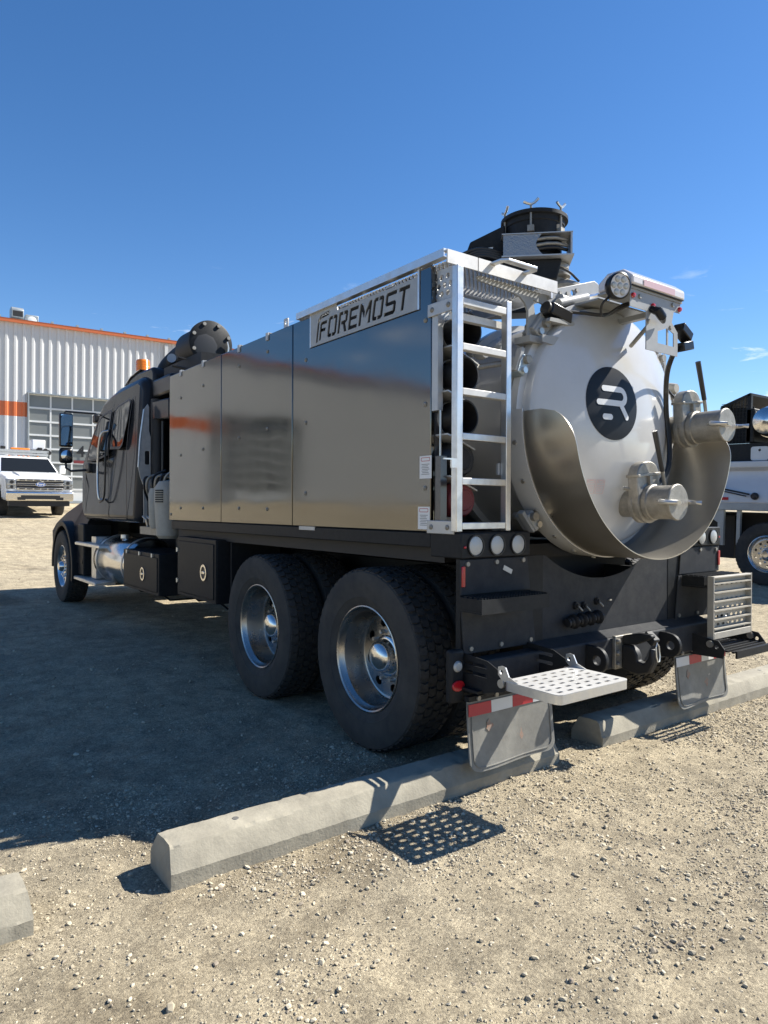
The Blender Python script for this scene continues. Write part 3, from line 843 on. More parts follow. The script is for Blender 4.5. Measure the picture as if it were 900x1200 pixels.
# stainless splash shroud hugging the lower half of the door: bolted strap + trough
def shroud(rad, th, y_front, y_back, a_half, corner):
    """half pipe around the tank axis; ends rounded at the rear corners"""
    vs = []; fs = []; n = 120; m_ = 16
    for i in range(n + 1):
        a = -a_half + 2 * a_half * i / n           # 0 = straight down
        e = (a_half - abs(a)) * rad
        yb = y_back
        if corner and e < corner: yb = y_back + corner - math.sqrt(max(0, corner ** 2 - (corner - e) ** 2))
        for j in range(m_ + 1):
            y = y_front + (yb - y_front) * j / m_
            for r_ in (rad, rad + th):
                vs.append((r_ * math.sin(a), y, TZ - r_ * math.cos(a)))
    k = (m_ + 1) * 2
    for i in range(n):
        for j in range(m_):
            o = i * k + j * 2; q = o + k
            fs.append((o, o + 2, q + 2, q)); fs.append((o + 1, q + 1, q + 3, o + 3))
        o = i * k; q = o + k
        fs.append((o, q, q + 1, o + 1)); o += m_ * 2; q += m_ * 2; fs.append((o, o + 1, q + 1, q))
    for i in (0, n):
        for j in range(m_):
            o = i * k + j * 2; fs.append((o, o + 1, o + 3, o + 2) if i == 0 else (o, o + 2, o + 3, o + 1))
    return MB().add(vs, fs)
sh = shroud(RT + .066, .005, .30, -.085, R(92), .21).build('splash_shroud', 'steel', TR, smooth=30)
strap = shroud(RT + .0715, .006, .385, .245, R(93), 0).build('shroud_strap', 'white', TR, smooth=30)
boltm = MB().lathe([(.0, .008), (.012, .008), (.013, 0)], (0, 0, 0), (0, 0, 1), 8).mesh('bolt', 'zinc', 30)
for a in (-80, -64, -50, -34, -20, -6, 8, 22, 36, 50, 64, 80):
    rr_ = RT + .0775
    o = link('bolt', boltm, strap, (rr_ * math.sin(R(a)), .305, TZ - rr_ * math.cos(R(a))))
    o.rotation_euler = Vector((math.sin(R(a)), 0, -math.cos(R(a)))).to_track_quat('Z', 'Y').to_euler()
# warning label on the door
def on_dome(x, z, off=0.0):
    r_ = math.hypot(x, z - TZ); n_ = Vector((x, -(math.sqrt(DS * DS - r_ * r_)), z - TZ)).normalized()
    return Vector((x, dome_y(r_), z)) + n_ * off
def dome_patch(name, polys, mt, off, parent, th=.0):
    b_ = MB()
    for outer, hs_ in polys:
        b_.plate(outer, hs_, lambda u, v, t: tuple(on_dome(u, v, t)), off - .001, off)
    return b_.build(name, mt, parent, smooth=40)
def dense(poly, step=.012):
    out = []
    for i in range(len(poly)):
        p, q = poly[i], poly[(i + 1) % len(poly)]
        n = max(1, int(math.hypot(q[0] - p[0], q[1] - p[1]) / step))
        out += [(p[0] + (q[0] - p[0]) * k / n, p[1] + (q[1] - p[1]) * k / n) for k in range(n)]
    return out
# round emblem: dark disc with the white striped R, disc built as rings so that it follows the dome
LX, LZ, LR = -.155, 1.958, .206
b = MB(); vs = [tuple(on_dome(LX, LZ, .0022))]; fs = []
for ir in range(1, 11):
    for it in range(64):
        a = 2 * PI * it / 64; vs.append(tuple(on_dome(LX + LR * ir / 10 * math.cos(a), LZ + LR * ir / 10 * math.sin(a), .0022)))
for it in range(64): fs.append((0, 1 + it, 1 + (it + 1) % 64))
for ir in range(1, 10):
    for it in range(64):
        o = 1 + (ir - 1) * 64; fs.append((o + it, o + 64 + it, o + 64 + (it + 1) % 64, o + (it + 1) % 64))
emb = b.add(vs, fs).build('emblem', 'navy', door, smooth=60)
def stroke(pts, wd, off):
    """rounded ribbon following the dome"""
    b_ = MB(); P_ = [Vector((p[0], p[1])) for p in pts]; L_ = []; Rr = []
    n0 = (P_[1] - P_[0]).normalized(); n1 = (P_[-1] - P_[-2]).normalized()
    ext = []
    for k in range(5):
        a = PI / 2 * (1 - k / 5.0); ext.append((P_[0] - n0 * wd * math.sin(a), n0, wd * math.cos(a)))
    for i, p in enumerate(P_):
        d = (P_[min(i + 1, len(P_) - 1)] - P_[max(i - 1, 0)]).normalized(); ext.append((p, d, wd))
    for k in range(1, 6):
        a = PI / 2 * k / 5.0; ext.append((P_[-1] + n1 * wd * math.sin(a), n1, wd * math.cos(a)))
    vs_ = []
    for p, d, w_ in ext:
        w_ = max(w_, .0004); nn = Vector((-d.y, d.x))
        for s_ in (-1, -.33, .33, 1): vs_.append(tuple(on_dome(p.x + nn.x * w_ * s_, p.y + nn.y * w_ * s_, off)))
    fs_ = []
    for i in range(len(ext) - 1):
        for j in range(3): fs_.append((i * 4 + j, i * 4 + j + 1, (i + 1) * 4 + j + 1, (i + 1) * 4 + j))
    return b_.add(vs_, fs_)
def lin(p, q, n=10): return [(p[0] + (q[0] - p[0]) * i / n, p[1] + (q[1] - p[1]) * i / n) for i in range(n + 1)]
hz = .0395
top = lin((-.228, 2.038), (-.098, 2.038)) + [(-.098 + hz * math.sin(a), 2.038 - hz + hz * math.cos(a)) for a in np.linspace(.15, PI - .15, 12)] + lin((-.098, 2.038 - 2 * hz), (-.272, 2.038 - 2 * hz))
stroke(top, .0165, .0042).build('emblem_stroke', 'vinylwhite', emb, smooth=60)
stroke(lin((-.100, 1.952), (-.052, 1.884)), .0160, .0050).build('emblem_stroke', 'vinylwhite', emb, smooth=60)
stroke(lin((-.232, 1.879), (-.186, 1.879), 4), .0165, .0042).build('emblem_stroke', 'vinylwhite', emb, smooth=60)
for (x0, x1) in ((-.318, -.258), (-.248, -.188)):
    z0, z1 = 1.452, 1.530
    fr = dome_patch('door_label', [(dense(rrect(x0, x1, z0, z1, .003)), [dense(rrect(x0 + .0018, x1 - .0018, z0 + .0018, z1 - .0018, .002))]),
                                   (dense(circ((x0 + x1) / 2, z1 - .012, .025, 20, .008)), [dense(circ((x0 + x1) / 2, z1 - .012, .022, 20, .0055))])], 'pink', .003, door)
    for k in range(4): stroke(lin((x0 + .010, z1 - .032 - k * .010), (x1 - .010 - .006 * (k % 2), z1 - .032 - k * .010), 4), .0013, .003).build('label_print', 'pink', fr)

# ---------------- gate valves on the door
def valve(x, z, yb, ye, ang, name='gate_valve'):
    v = MB().lathe([(.085, yb), (.085, yb - .11)], (x, 0, z), (0, 1, 0), 32).build(name, 'zinc', TR)
    cy = yb - .105
    # flanged knife-gate body: two rings and a tall flat bonnet leaning over to the left
    MB().lathe([(.0, cy), (.112, cy), (.118, cy - .006), (.118, cy - .024), (.108, cy - .03), (.108, cy - .04), (.118, cy - .046), (.118, cy - .066), (.11, cy - .07), (.0, cy - .07)], (x, 0, z), (0, 1, 0), 36).build('flange', 'zinc', v)
    ca, sa = math.cos(R(ang)), math.sin(R(ang))
    rot = lambda p: (x + p[0] * ca - p[1] * sa, z + p[0] * sa + p[1] * ca)
    bon = [(-.112, .0), (.112, .0), (.108, .165)] + [(.10 * math.cos(t), .17 + .065 * math.sin(t)) for t in np.linspace(.2, PI - .2, 9)] + [(-.108, .165)]
    MB().prism([rot(p) for p in bon], 'y', cy - .068, cy - .004).build('bonnet', 'zinc', v, bevel=.006)
    MB().prism([rot(p) for p in [(-.112, .150), (.112, .150), (.112, .166), (-.112, .166)]], 'y', cy - .078, cy + .004).build('bonnet_collar', 'zinc', v, bevel=.003)
    MB().prism([rot(p) for p in [(-.012, .07), (.012, .07), (.012, .15), (-.012, .15)]], 'y', cy - .085, cy - .058).build('rib', 'zinc', v)
    # lever handle
    p0 = rot((.125, .05)); p1 = rot((.090, .17)); p2 = rot((.010, .40))
    h = MB().tube([(p0[0], cy - .09, p0[1]), (p1[0], cy - .10, p1[1])], .011, 8).build('lever', 'zinc', v)
    MB().tube([(p1[0], cy - .10, p1[1]), (p2[0], cy - .115, p2[1])], [.014, .016], 10).build('lever_grip', 'hose', h)
    # coupler and cap with cam arms
    MB().lathe([(.098, cy - .07), (.102, cy - .075), (.102, cy - .10), (.094, cy - .105), (.094, ye + .02), (.1, ye + .018), (.1, ye + .004), (.096, ye), (.0, ye)], (x, 0, z), (0, 1, 0), 40).build('coupler_cap', 'zinc', v)
    for s in (-1, 1):
        c = MB().tube([(x + s * .096, ye + .06, z + .004), (x + s * .122, ye + .035, z + .004), (x + s * .126, ye - .01, z), (x + s * .10, ye - .05, z - .002), (x + s * .112, ye - .07, z - .004)], [.012, .016, .012, .010, .013], 8).build('cam_arm', 'bolt', v)
    MB().tube([(x - .10, ye - .012, z), (x - .04, ye - .014, z), (x, ye - .012, z - .004)], [.012, .014, .006], 8).build('latch_bar', 'bolt', v)
    return v
valve(.060, 1.405, dome_y(.45) + .03, -.145, 6)
valve(.590, 1.868, dome_y(.59) + .03, -.140, 6)
# nozzle rod on lower valve
MB().tube([(-.10, .10, 1.485), (-.02, .085, 1.475), (.0, .085, 1.475)], [.010, .012, .012], 8).build('grease_fitting', 'bolt', TR)
# ---------------- hinges, clamps around the door ring
def clamp(ang, rad=.735, mt='blue', name='door_clamp'):
    a = R(ang); c = Vector((rad * math.sin(a), .34, TZ + rad * math.cos(a))); t = Vector((math.cos(a), 0, -math.sin(a))); n = Vector((math.sin(a), 0, math.cos(a)))
    o = MB().obox(c + n * .02, t, n, (0, 1, 0), .055, .028, .05).build(name, mt, TR, bevel=.008)
    MB().cyl(c + t * .03 - Vector((0, .075, 0)) + n * .02, c + t * .03 + Vector((0, .075, 0)) + n * .02, .024, n=12).build('pin', 'zinc', o)
    MB().cyl(c - t * .03 - Vector((0, .065, 0)) + n * .015, c - t * .03 + Vector((0, .065, 0)) + n * .015, .018, n=10).build('pin', 'bolt', o)
    MB().obox(c + n * .05 + t * .02 - Vector((0, .02, 0)), t, n, (0, 1, 0), .07, .012, .02).build('link_plate', 'grey', o, bevel=.003)
    return o
for a in (-68, -48, 48, 68, 90, -132, 132): clamp(a, .735 if abs(a) < 100 else .80, 'blue' if a == -68 else 'grey')
# hydraulic ram under the walkway that works the clamp ring
MB().tube([(-.98, .42, 2.18), (-.70, .42, 2.235)], .022, 12).build('clamp_ram', 'grey', TR)
MB().tube([(-.97, .40, 2.10), (-.72, .40, 2.16)], .016, 10).build('clamp_rod', 'zinc', TR)
for p in ((-.93, .38, 2.18), (-.80, .37, 2.21), (-.70, .37, 2.16)): MB().lathe([(.0, -.03), (.03, -.03), (.036, 0), (.03, .03), (.0, .03)], p, (0, 1, 0), 16).build('ram_eye', 'grey', TR)
# gusset arm carrying the walkway on the tank
gus = [(-1.02, 2.545), (-1.0, 2.556), (-.480, 2.552), (-.452, 2.50), (-.50, 2.40), (-.555, 2.335), (-.640, 2.30), (-.638, 2.44), (-.66, 2.478), (-.70, 2.505), (-.80, 2.520), (-1.0, 2.530)]
MB().plate(gus, [[(-.595, 2.505), (-.52, 2.497), (-.505, 2.478), (-.525, 2.45), (-.578, 2.425)]], FY, .325, .337).build('walkway_gusset', 'grey', TR)
MB().box(-.66, -.50, .29, .40, 2.265, 2.30).build('gusset_foot', 'grey', TR)
MB().prism([(-.61, 2.262), (-.33, 2.24), (-.36, 2.285), (-.50, 2.305), (-.61, 2.30)], 'y', .245, .252).build('gusset_wing', 'grey', TR)
MB().prism([(-.56, 2.380), (-.335, 2.382), (-.36, 2.408), (-.55, 2.40)], 'y', .24, .30).build('camera_shelf', 'grey', TR)
# rear view camera box on the shelf
cb = MB().obox((-.455, .275, 2.440), Vector((.93, 0, -.18)).normalized(), (0, 1, 0), Vector((.18, 0, .93)).normalized(), .085, .04, .034).build('camera_box', 'gloss_black', TR, bevel=.008)
MB().cyl((-.555, .275, 2.46), (-.535, .275, 2.455), .036, n=16).build('camera_lens', 'hose', cb)
# large grey door-hinge plate and hinge tube on top
MB().plate([(-.43, 2.50), (-.37, 2.62), (0.02, 2.745), (.055, 2.735), (.15, 2.66), (.235, 2.50), (.1, 2.47), (-.2, 2.50)], [circ(-.185, 2.635, .017)], FY, .385, .398).build('hinge_plate', 'grey', TR, bevel=.003)
for s, z in ((-.30, 2.61), (-.235, 2.62), (-.30, 2.56), (-.235, 2.565), (-.15, 2.655), (-.15, 2.615)): link('bolt', boltm, TR, (s, .384, z), (PI / 2, 0, 0))
MB().cyl((-.38, .33, 2.525), (-.13, .33, 2.605), .026, n=12).build('hinge_ram', 'grey', TR)
MB().cyl((-.13, .33, 2.605), (-.02, .33, 2.64), .013, n=10).build('hinge_ram_rod', 'chrome', TR)
MB().plate([(.43, 2.50), (.37, 2.62), (.20, 2.69), (.13, 2.60), (.2, 2.50)], [], FY, .385, .398).build('hinge_plate', 'grey', TR)
MB().cyl((-.33, .36, 2.565), (.33, .36, 2.565), .03, n=14).build('hinge_tube', 'grey', TR)

# ---------------- light bar head over the door
YL = -.035
hd = MB().plate([(-.185, 2.495), (-.19, 2.59), (.30, 2.59), (.30, 2.535), (.235, 2.535), (.215, 2.47), (.275, 2.42), (.275, 2.285), (-.035, 2.285), (-.035, 2.43), (-.035, 2.495)],
                [[(.075, 2.335), (.165, 2.335), (.165, 2.43), (.075, 2.40)], [(.18, 2.335), (.235, 2.335), (.235, 2.41), (.18, 2.43)]], FY, YL - .006, YL).build('light_bracket', 'grey', TR)
MB().box(-.20, .31, YL - .012, YL + .19, 2.591, 2.603).build('bracket_shelf', 'grey', hd)
MB().prism([(YL - .03, 2.606), (YL + .19, 2.606), (YL + .19, 2.655), (YL + .13, 2.700), (YL + .03, 2.700), (YL - .03, 2.655)], 'x', -.20, .31).build('light_bar', 'cream', hd, bevel=.012, seg=3)
MB().prism([(YL - .0335, 2.612), (YL - .0325, 2.612), (YL - .0325, 2.648), (YL - .0335, 2.648)], 'x', -.10, .20).build('red_lens_strip', 'pink', hd)
MB().box(-.208, -.2005, YL, YL + .14, 2.612, 2.642).build('end_lens', 'pink', hd)
MB().box(-.195, .305, YL - .028, YL + .168, 2.6035, 2.6055).build('light_bar_base', 'hose', hd)
mk = MB().lathe([(.0, .016), (.010, .014), (.014, .006), (.014, 0)], (0, 0, 0), (0, -1, 0), 12).mesh('marker_lamp', 'red')
for x, z in ((-.165, 2.555), (.02, 2.530), (.285, 2.555)): link('marker_lamp', mk, hd, (x, YL - .007, z))
for x, z in ((-.10, 2.56), (.22, 2.57), (-.02, 2.44), (.20, 2.44)): link('bolt', boltm, hd, (x, YL - .006, z), (PI / 2, 0, 0))
MB().tube([(.0, YL - .01, 2.51), (.01, YL - .05, 2.49), (.03, YL - .06, 2.46), (.09, YL - .03, 2.45)], [.018, .026, .024, .012], 10).build('number_plate_lamp', 'gloss_black', hd, bevel=0)
MB().box(.10, .14, YL + .001, .34, 2.50, 2.53).build('bracket_arm', 'grey', hd)
MB().tube([(.03, YL, 2.45), (.12, .16, 2.36)], .012, 8).build('bracket_stay', 'zinc', hd)
MB().box(-.19, .30, YL + .195, .36, 2.575, 2.585).build('bracket_deck', 'grey', hd)
hd.location = (-.060, 0, -.045)
# round LED work lamp
wl = MB().lathe([(.0, .05), (.05, .045), (.066, .02), (.07, 0), (.07, -.02), (.062, -.025)], (0, 0, 0), (0, 1, 0), 28).build('work_lamp', 'gloss_black', TR, loc=(-.325, -.02, 2.545))
wl.rotation_euler = (R(8), 0, R(-18))
MB().lathe([(.0, -.018), (.062, -.0185)], (0, 0, 0), (0, 1, 0), 24).build('lamp_glass', 'cream', wl)
ledm = MB().lathe([(.0, -.028), (.012, -.026), (.017, -.019)], (0, 0, 0), (0, 1, 0), 10).mesh('led', 'lens')
for k in range(7): link('led', ledm, wl, (0, 0, 0) if k == 0 else (.038 * math.cos(k * PI / 3), 0, .038 * math.sin(k * PI / 3)))
MB().tube(smooth_curve([(-.315, .03, 2.51), (-.35, .06, 2.46), (-.28, .10, 2.42), (-.15, .06, 2.50), (-.02, .02, 2.52)]), .007, 6).build('lamp_cable', 'hose', TR)
MB().tube(smooth_curve([(-.50, .30, 2.43), (-.40, .27, 2.46), (-.30, .22, 2.46), (-.20, .14, 2.45), (-.12, .05, 2.50), (-.05, .02, 2.53)]), .010, 6).build('lamp_cable', 'hose', TR)
# small cameras and warning lamps at the right of the door
for (x, z, tlt) in ((.305, 2.395, -.5), (.315, 2.315, .25)):
    o = MB().obox((x, -.02, z), Vector((math.cos(tlt), 0, -math.sin(tlt) * -1)).normalized(), (0, 1, 0), Vector((math.sin(tlt) * -1, 0, math.cos(tlt))).normalized(), .055, .035, .026).build('side_camera', 'gloss_black', TR, bevel=.006)
    MB().box(.28, x, -.03, -.02, z - .01, z + .01).build('camera_arm', 'hose', o)
MB().box(.67, .69, .32, .34, 2.15, 2.36).build('ring_post', 'grey', TR)
MB().lathe([(.0, .03), (.035, .03), (.04, .01), (.03, -.03), (.0, -.03)], (.70, .28, 2.15), (0, 1, 0), 16).build('ring_knob', 'tan', TR)
# cable loom down the right of the door to the lower valve
for k in range(3):
    dx = .012 * k
    MB().tube(smooth_curve([(.22 + dx, -.02, 2.30), (.33 + dx, .10, 2.18), (.42 + dx, .16, 1.98), (.44 + dx, .15, 1.78), (.38 + dx, .12, 1.62), (.26 + dx, .10, 1.53), (.14, .06, 1.52)]), .009, 6).build('door_loom', 'hose', TR)
MB().tube(smooth_curve([(.24, .0, 2.30), (.40, .14, 2.13), (.52, .15, 2.05), (.56, .10, 1.98)]), .008, 6).build('door_loom', 'hose', TR)

# ---------------- boom head with suction flange on top of the tank
HC = Vector((-.05, .80, 0)); bu = Vector((.72, -.69, 0)).normalized(); bn = Vector((-.69, -.72, 0)).normalized(); bz = Vector((0, 0, 1))
def BP(u, n, z): return HC + bu * u + bn * n + bz * z
def bprism(poly, n0, n1):
    b_ = MB(); k = len(poly)
    vs_ = [BP(p[0], n0, p[1]) for p in poly] + [BP(p[0], n1, p[1]) for p in poly]
    return b_.add(vs_, [tuple(range(k - 1, -1, -1)), tuple(range(k, 2 * k))] + [(i, (i + 1) % k, k + (i + 1) % k, k + i) for i in range(k)])
bh = MB().lathe([(.0, 3.07), (.185, 3.07), (.185, 3.16), (.192, 3.165), (.192, 3.195), (.213, 3.20), (.213, 3.222), (.16, 3.236), (.0, 3.24)], HC, (0, 0, 1), 48).build('boom_head', 'black', TR)
for k in range(6):
    a = 2 * PI * k / 6 + .62; c = HC + Vector((.2 * math.cos(a), .2 * math.sin(a), 0)); d = Vector((math.cos(a), math.sin(a), 0)); t = Vector((-d.y, d.x, 0))
    wn = MB().cyl(c + bz * 3.09, c + bz * 3.255, .007, n=8).obox(c + bz * 3.10, t, d, bz, .02, .016, .018).build('swing_bolt', 'zinc', bh)
    MB().tube([c + bz * 3.25, c + bz * 3.258 + t * .022, c + bz * 3.282 + t * .046], [.008, .008, .009], 6).tube([c + bz * 3.25, c + bz * 3.258 - t * .022, c + bz * 3.270 - t * .044], [.008, .008, .009], 6).build('wing_nut', 'bolt', wn)
# guard: C-shaped checker plate box
gd = bprism([(-.215, 2.927), (.225, 2.927), (.225, 2.935), (-.215, 2.935)], -.02, .205).build('head_guard', 'plate', TR)
bprism([(-.215, 3.068), (.218, 3.068), (.218, 3.074), (-.215, 3.074)], -.02, .20).build('guard_top', 'plate', gd)
gpoly = [(-.205, 2.936), (.04, 2.936), (.02, 2.955), (.0, 2.985), (-.005, 3.01), (.005, 3.035), (.03, 3.067), (-.205, 3.067)]
bprism(gpoly, .188, .194).build('guard_plate', 'checker', gd)
bprism([(.205, 2.936), (.215, 2.936), (.215, 3.067), (.205, 3.067)], .0, .20).build('guard_end', 'plate', gd)
MB().lathe([(.175, 2.935), (.175, 3.07)], HC, (0, 0, 1), 40).build('slew_drum', 'gloss_black', gd)
for z in (2.975, 3.0, 3.035): MB().tube([BP(.0, .182, z), BP(.06, .196, z + .003), BP(.12, .19, z + .004), BP(.19, .15, z)], .011, 8).build('guard_hose', 'zinc' if z > 2.98 else 'hose', gd)
MB().lathe([(.0, 2.89), (.09, 2.89), (.10, 2.895), (.10, 2.922), (.0, 2.922)], HC + bu * .12, (0, 0, 1), 32).build('slew_ring', 'zinc', TR)
MB().lathe([(.0, 2.80), (.06, 2.80), (.06, 2.84), (.10, 2.85), (.10, 2.865), (.07, 2.87), (.07, 2.90), (.0, 2.90)], HC + bu * .13, (0, 0, 1), 28).build('slew_motor', 'zinc', TR)
MB().lathe([(.0, 2.55), (.045, 2.55), (.045, 2.80), (.0, 2.80)], HC + bu * .10, (0, 0, 1), 20).build('boom_post', 'grey', TR)
MB().tube([BP(.10, .04, 2.79), BP(.2, .04, 2.80), BP(.30, .0, 2.78)], [.028, .034, .026], 10).build('slew_gear', 'zinc', TR)
MB().tube(smooth_curve([BP(.0, .1, 2.86), BP(.1, .14, 2.88), BP(.2, .1, 2.86), BP(.28, .02, 2.82)]), .008, 6).build('slew_hose', 'hose', TR)
# boom arm reaching away to the front left, with rams and hoses
bprism([(-.19, 2.80), (-.19, 3.17), (-.41, 3.07), (-.45, 2.96), (-.68, 2.82), (-1.05, 2.66), (-1.05, 2.55), (-.6, 2.62)], -.13, .10).build('boom_arm', 'black', TR, bevel=.01)
bprism([(-.325, 2.99), (-.27, 3.0), (-.265, 3.03), (-.32, 3.025)], .1005, .102).build('boom_label', 'paper', TR)
MB().tube([BP(-.30, .13, 2.87), BP(-1.0, .10, 2.66)], .034, 12).build('boom_ram', 'gloss_black', TR)
for k in range(4):
    MB().tube(smooth_curve([BP(-.20, .12 + .015 * k, 2.98 - .02 * k), BP(-.36, .16 + .012 * k, 3.0 - .02 * k), BP(-.52, .15, 2.94 - .03 * k), BP(-.80, .13, 2.78 - .02 * k), BP(-1.1, .10, 2.62)]), .011, 6).build('boom_hose', 'hose', TR)
bprism([(-.24, 2.76), (.13, 2.80), (.16, 2.926), (-.24, 2.926)], -.16, .15).build('boom_base', 'black', TR, bevel=.01)
bprism([(-.45, 2.62), (-.02, 2.62), (-.02, 2.78), (-.45, 2.80)], -.10, .06).build('boom_base', 'black', TR, bevel=.01)

# ---------------- things on the roof of the body: filter drum, lamp, hoses
dr = MB().lathe([(.0, .0), (.225, .0), (.238, .008), (.238, .045), (.225, .05), (.205, .055), (.205, .50), (.17, .60), (.0, .62)], (-.60, 4.72, 3.09), (0, 1, 0), 40).build('filter_drum', 'black', TR)
for k in range(8):
    a = 2 * PI * k / 8 + .39; link('bolt', boltm, dr, (-.60 + .205 * math.cos(a), 4.718, 3.09 + .205 * math.sin(a)), (PI / 2, 0, 0)).scale = (1.6, 1.6, 1.6)
MB().lathe([(.0, -.004), (.10, -.004), (.13, .0)], (-.66, 4.72, 3.05), (0, 1, 0), 9).build('drum_boss', 'hose', dr)
MB().tube([(-.44, 4.70, 2.88), (-.42, 4.70, 3.06), (-.44, 4.69, 3.12)], .012, 8).build('drum_latch', 'bolt', dr)
MB().tube(smooth_curve([(-.62, 5.3, 3.08), (-.66, 5.55, 3.02), (-.72, 5.65, 2.90), (-.74, 5.6, 2.74)]), .14, 14).build('drum_duct', 'black', TR)
MB().box(-.9, -.3, 4.25, 5.3, 2.56, 2.88).build('drum_cradle', 'black', TR)
MB().tube(smooth_curve([(-.40, 4.0, 2.60), (-.38, 3.98, 2.80), (-.36, 3.86, 2.88), (-.36, 3.70, 2.84), (-.36, 3.62, 2.70)]), .05, 10).build('roof_hose', 'hose', TR)
MB().box(-.9, .9, 1.9, 4.24, 2.50, 2.58).build('body_roof', 'black', TR)
rl = MB().lathe([(.0, .05), (.05, .045), (.066, .015), (.068, -.01), (.06, -.016), (.0, -.012)], (0, 0, 0), (0, 1, 0), 22).build('roof_lamp', 'gloss_black', TR, loc=(-1.02, 4.72, 2.875))
rl.rotation_euler = (R(-6), 0, R(-35)); rl.scale = (.85, .85, .85)
MB().lathe([(.0, -.014), (.055, -.0165)], (0, 0, 0), (0, 1, 0), 16).build('lamp_glass', 'checker', rl)
MB().tube([(-1.02, 4.70, 2.80), (-.86, 4.62, 2.76), (-.86, 4.5, 2.62)], .014, 8).tube([(-1.0, 4.75, 2.90), (-.88, 4.68, 2.88), (-.74, 4.72, 2.90)], .009, 8).build('lamp_arm', 'hose', TR)
for (y, z) in ((2.05, 2.63), (1.83, 2.625)): MB().plate(rrect(y - .03, y + .03, 2.60, 2.68, .01), [circ(y, 2.65, .012)], FX, -1.175, -1.167).build('lifting_eye', 'plate', TR)

# ---------------- tool boxes, fuel tank, steps
def latch(y, z, parent):
    o = MB().plate(circ(y, z, .066, 24, .070), [circ(y, z, .046, 20, .052)], FX, -1.2225, -1.2145).build('paddle_latch', 'chrome', parent)
    MB().plate(circ(y, z, .0455, 20, .0515), [], FX, -1.2175, -1.2150).build('latch_recess', 'hose', o)
    MB().box(-1.2255, -1.2180, y - .030, y + .030, z - .012, z + .012).build('latch_paddle', 'chrome', o, bevel=.003)
def tool_box(y0, y1, z0, z1, ly, hinges):
    bx_ = MB().box(-1.20, -.74, y0, y1, z0, z1).build('tool_box', 'black', TR, bevel=.006)
    MB().plate([(y0 + .004, z0 + .004), (y1 - .004, z0 + .004), (y1 - .004, z1 - .004), (y0 + .004, z1 - .004)], [rrect(y0 + .035, y1 - .035, z0 + .03, z1 - .035, .01)], FX, -1.2065, -1.2005).build('door_frame', 'black', bx_)
    dd = MB().box(-1.214, -1.2015, y0 + .04, y1 - .04, z0 + .035, z1 - .04).build('box_door', 'black', bx_, bevel=.003)
    latch(ly, (z0 + z1) / 2 - .02, bx_)
    for (y, z) in hinges: MB().box(-1.223, -1.2075, y - .018, y + .018, z - .014, z + .014).cyl((-1.223, y, z - .02), (-1.223, y, z + .02), .007, n=8).build('hinge', 'bolt', bx_)
    for y in (y0 + .12, y1 - .12): MB().tube([(-1.12, y, z0 - .001), (-1.05, y, z0 - .06), (-.72, y, z0 - .06)], .010, 6).build('box_strut', 'black', bx_)
    return bx_
tool_box(3.166, 4.04, .567, 1.10, 3.40, [(4.015, .70), (4.015, .98)])
tool_box(4.55, 5.71, .490, .905, 5.02, [(4.72, .885), (5.12, .885), (5.55, .885)])
for (ya_, yb_, za_, zb_) in ((3.17, 4.04, .57, 1.10), (4.55, 5.71, .49, .90), (5.8, 7.2, .42, 1.0)): MB().box(.74, 1.20, ya_, yb_, za_, zb_).build('tool_box', 'black', TR, bevel=.006)  # unseen right-side boxes, added to block sunlight passing under the truck
ft = MB().lathe([(.0, 5.80), (.285, 5.80), (.305, 5.83), (.305, 7.16), (.285, 7.19), (.0, 7.19)], (-.86, 0, .70), (0, 1, 0), 48).build('fuel_tank', 'chrome', TR)
for y in (5.93, 7.02): MB().lathe([(.306, y - .025), (.314, y - .025), (.314, y + .025), (.306, y + .025)], (-.86, 0, .70), (0, 1, 0), 48, True).build('tank_strap', 'alu', ft)
MB().box(-1.12, -.72, 7.20, 7.42, .44, .98).build('tank_bracket', 'alu', TR)
MB().cyl((-.96, 6.5, .985), (-.96, 6.5, 1.03), .05, n=16).build('fuel_cap', 'alu', ft)
for z, ya, yb in ((.885, 6.70, 7.92), (.410, 6.88, 8.12)):
    o = MB().box(-1.215, -.965, ya, yb, z - .030, z + .006).build('cab_step', 'alu', TR, bevel=.004)
    tr_ = MB()
    for k in range(9): tr_.box(-1.205 + k * .027, -1.192 + k * .027, ya + .03, yb - .03, z + .0065, z + .012)
    tr_.build('step_tread', 'alu_w', o)
    for y in (ya + .25, yb - .25): MB().box(-1.0, -.55, y - .02, y + .02, z - .06, z - .031).build('step_arm', 'black', o)

# ---------------- cab
def cabx(z): return 1.15 if z < 1.95 else 1.15 - .085 * ((z - 1.95) / .75) ** 1.5
prof = [(5.50, 1.19), (7.72, 1.19), (7.86, 1.32), (7.86, 1.90), (7.74, 1.98), (7.24, 2.62), (7.04, 2.74), (6.50, 2.83), (5.70, 2.84), (5.54, 2.78), (5.50, 2.66)]
def loft_cab(prof, xs):
    b_ = MB(); n = len(prof); vs_ = []
    for s in (-1, 1):
        for y, z in prof: vs_.append((s * cabx(z), y, z))
    fs_ = [(i, (i + 1) % n, n + (i + 1) % n, n + i) for i in range(n)]
    # sides as a fan of quads between lower and upper outline
    b_.add(vs_, fs_ + [tuple(range(n - 1, -1, -1)), tuple(range(n, 2 * n))])
    return b_
cabo = loft_cab(prof, None).build('cab', 'cab', TR, bevel=.085, seg=5)
def on_side(name, poly, mt, off, parent, holes=(), th=.004, sx=-1, bev=0):
    return MB().plate(dense(poly, .06), [dense(h, .06) for h in holes], lambda u, v, t: (sx * (cabx(v) + t), u, v), off - th, off).build(name, mt, parent, smooth=30, bevel=bev)
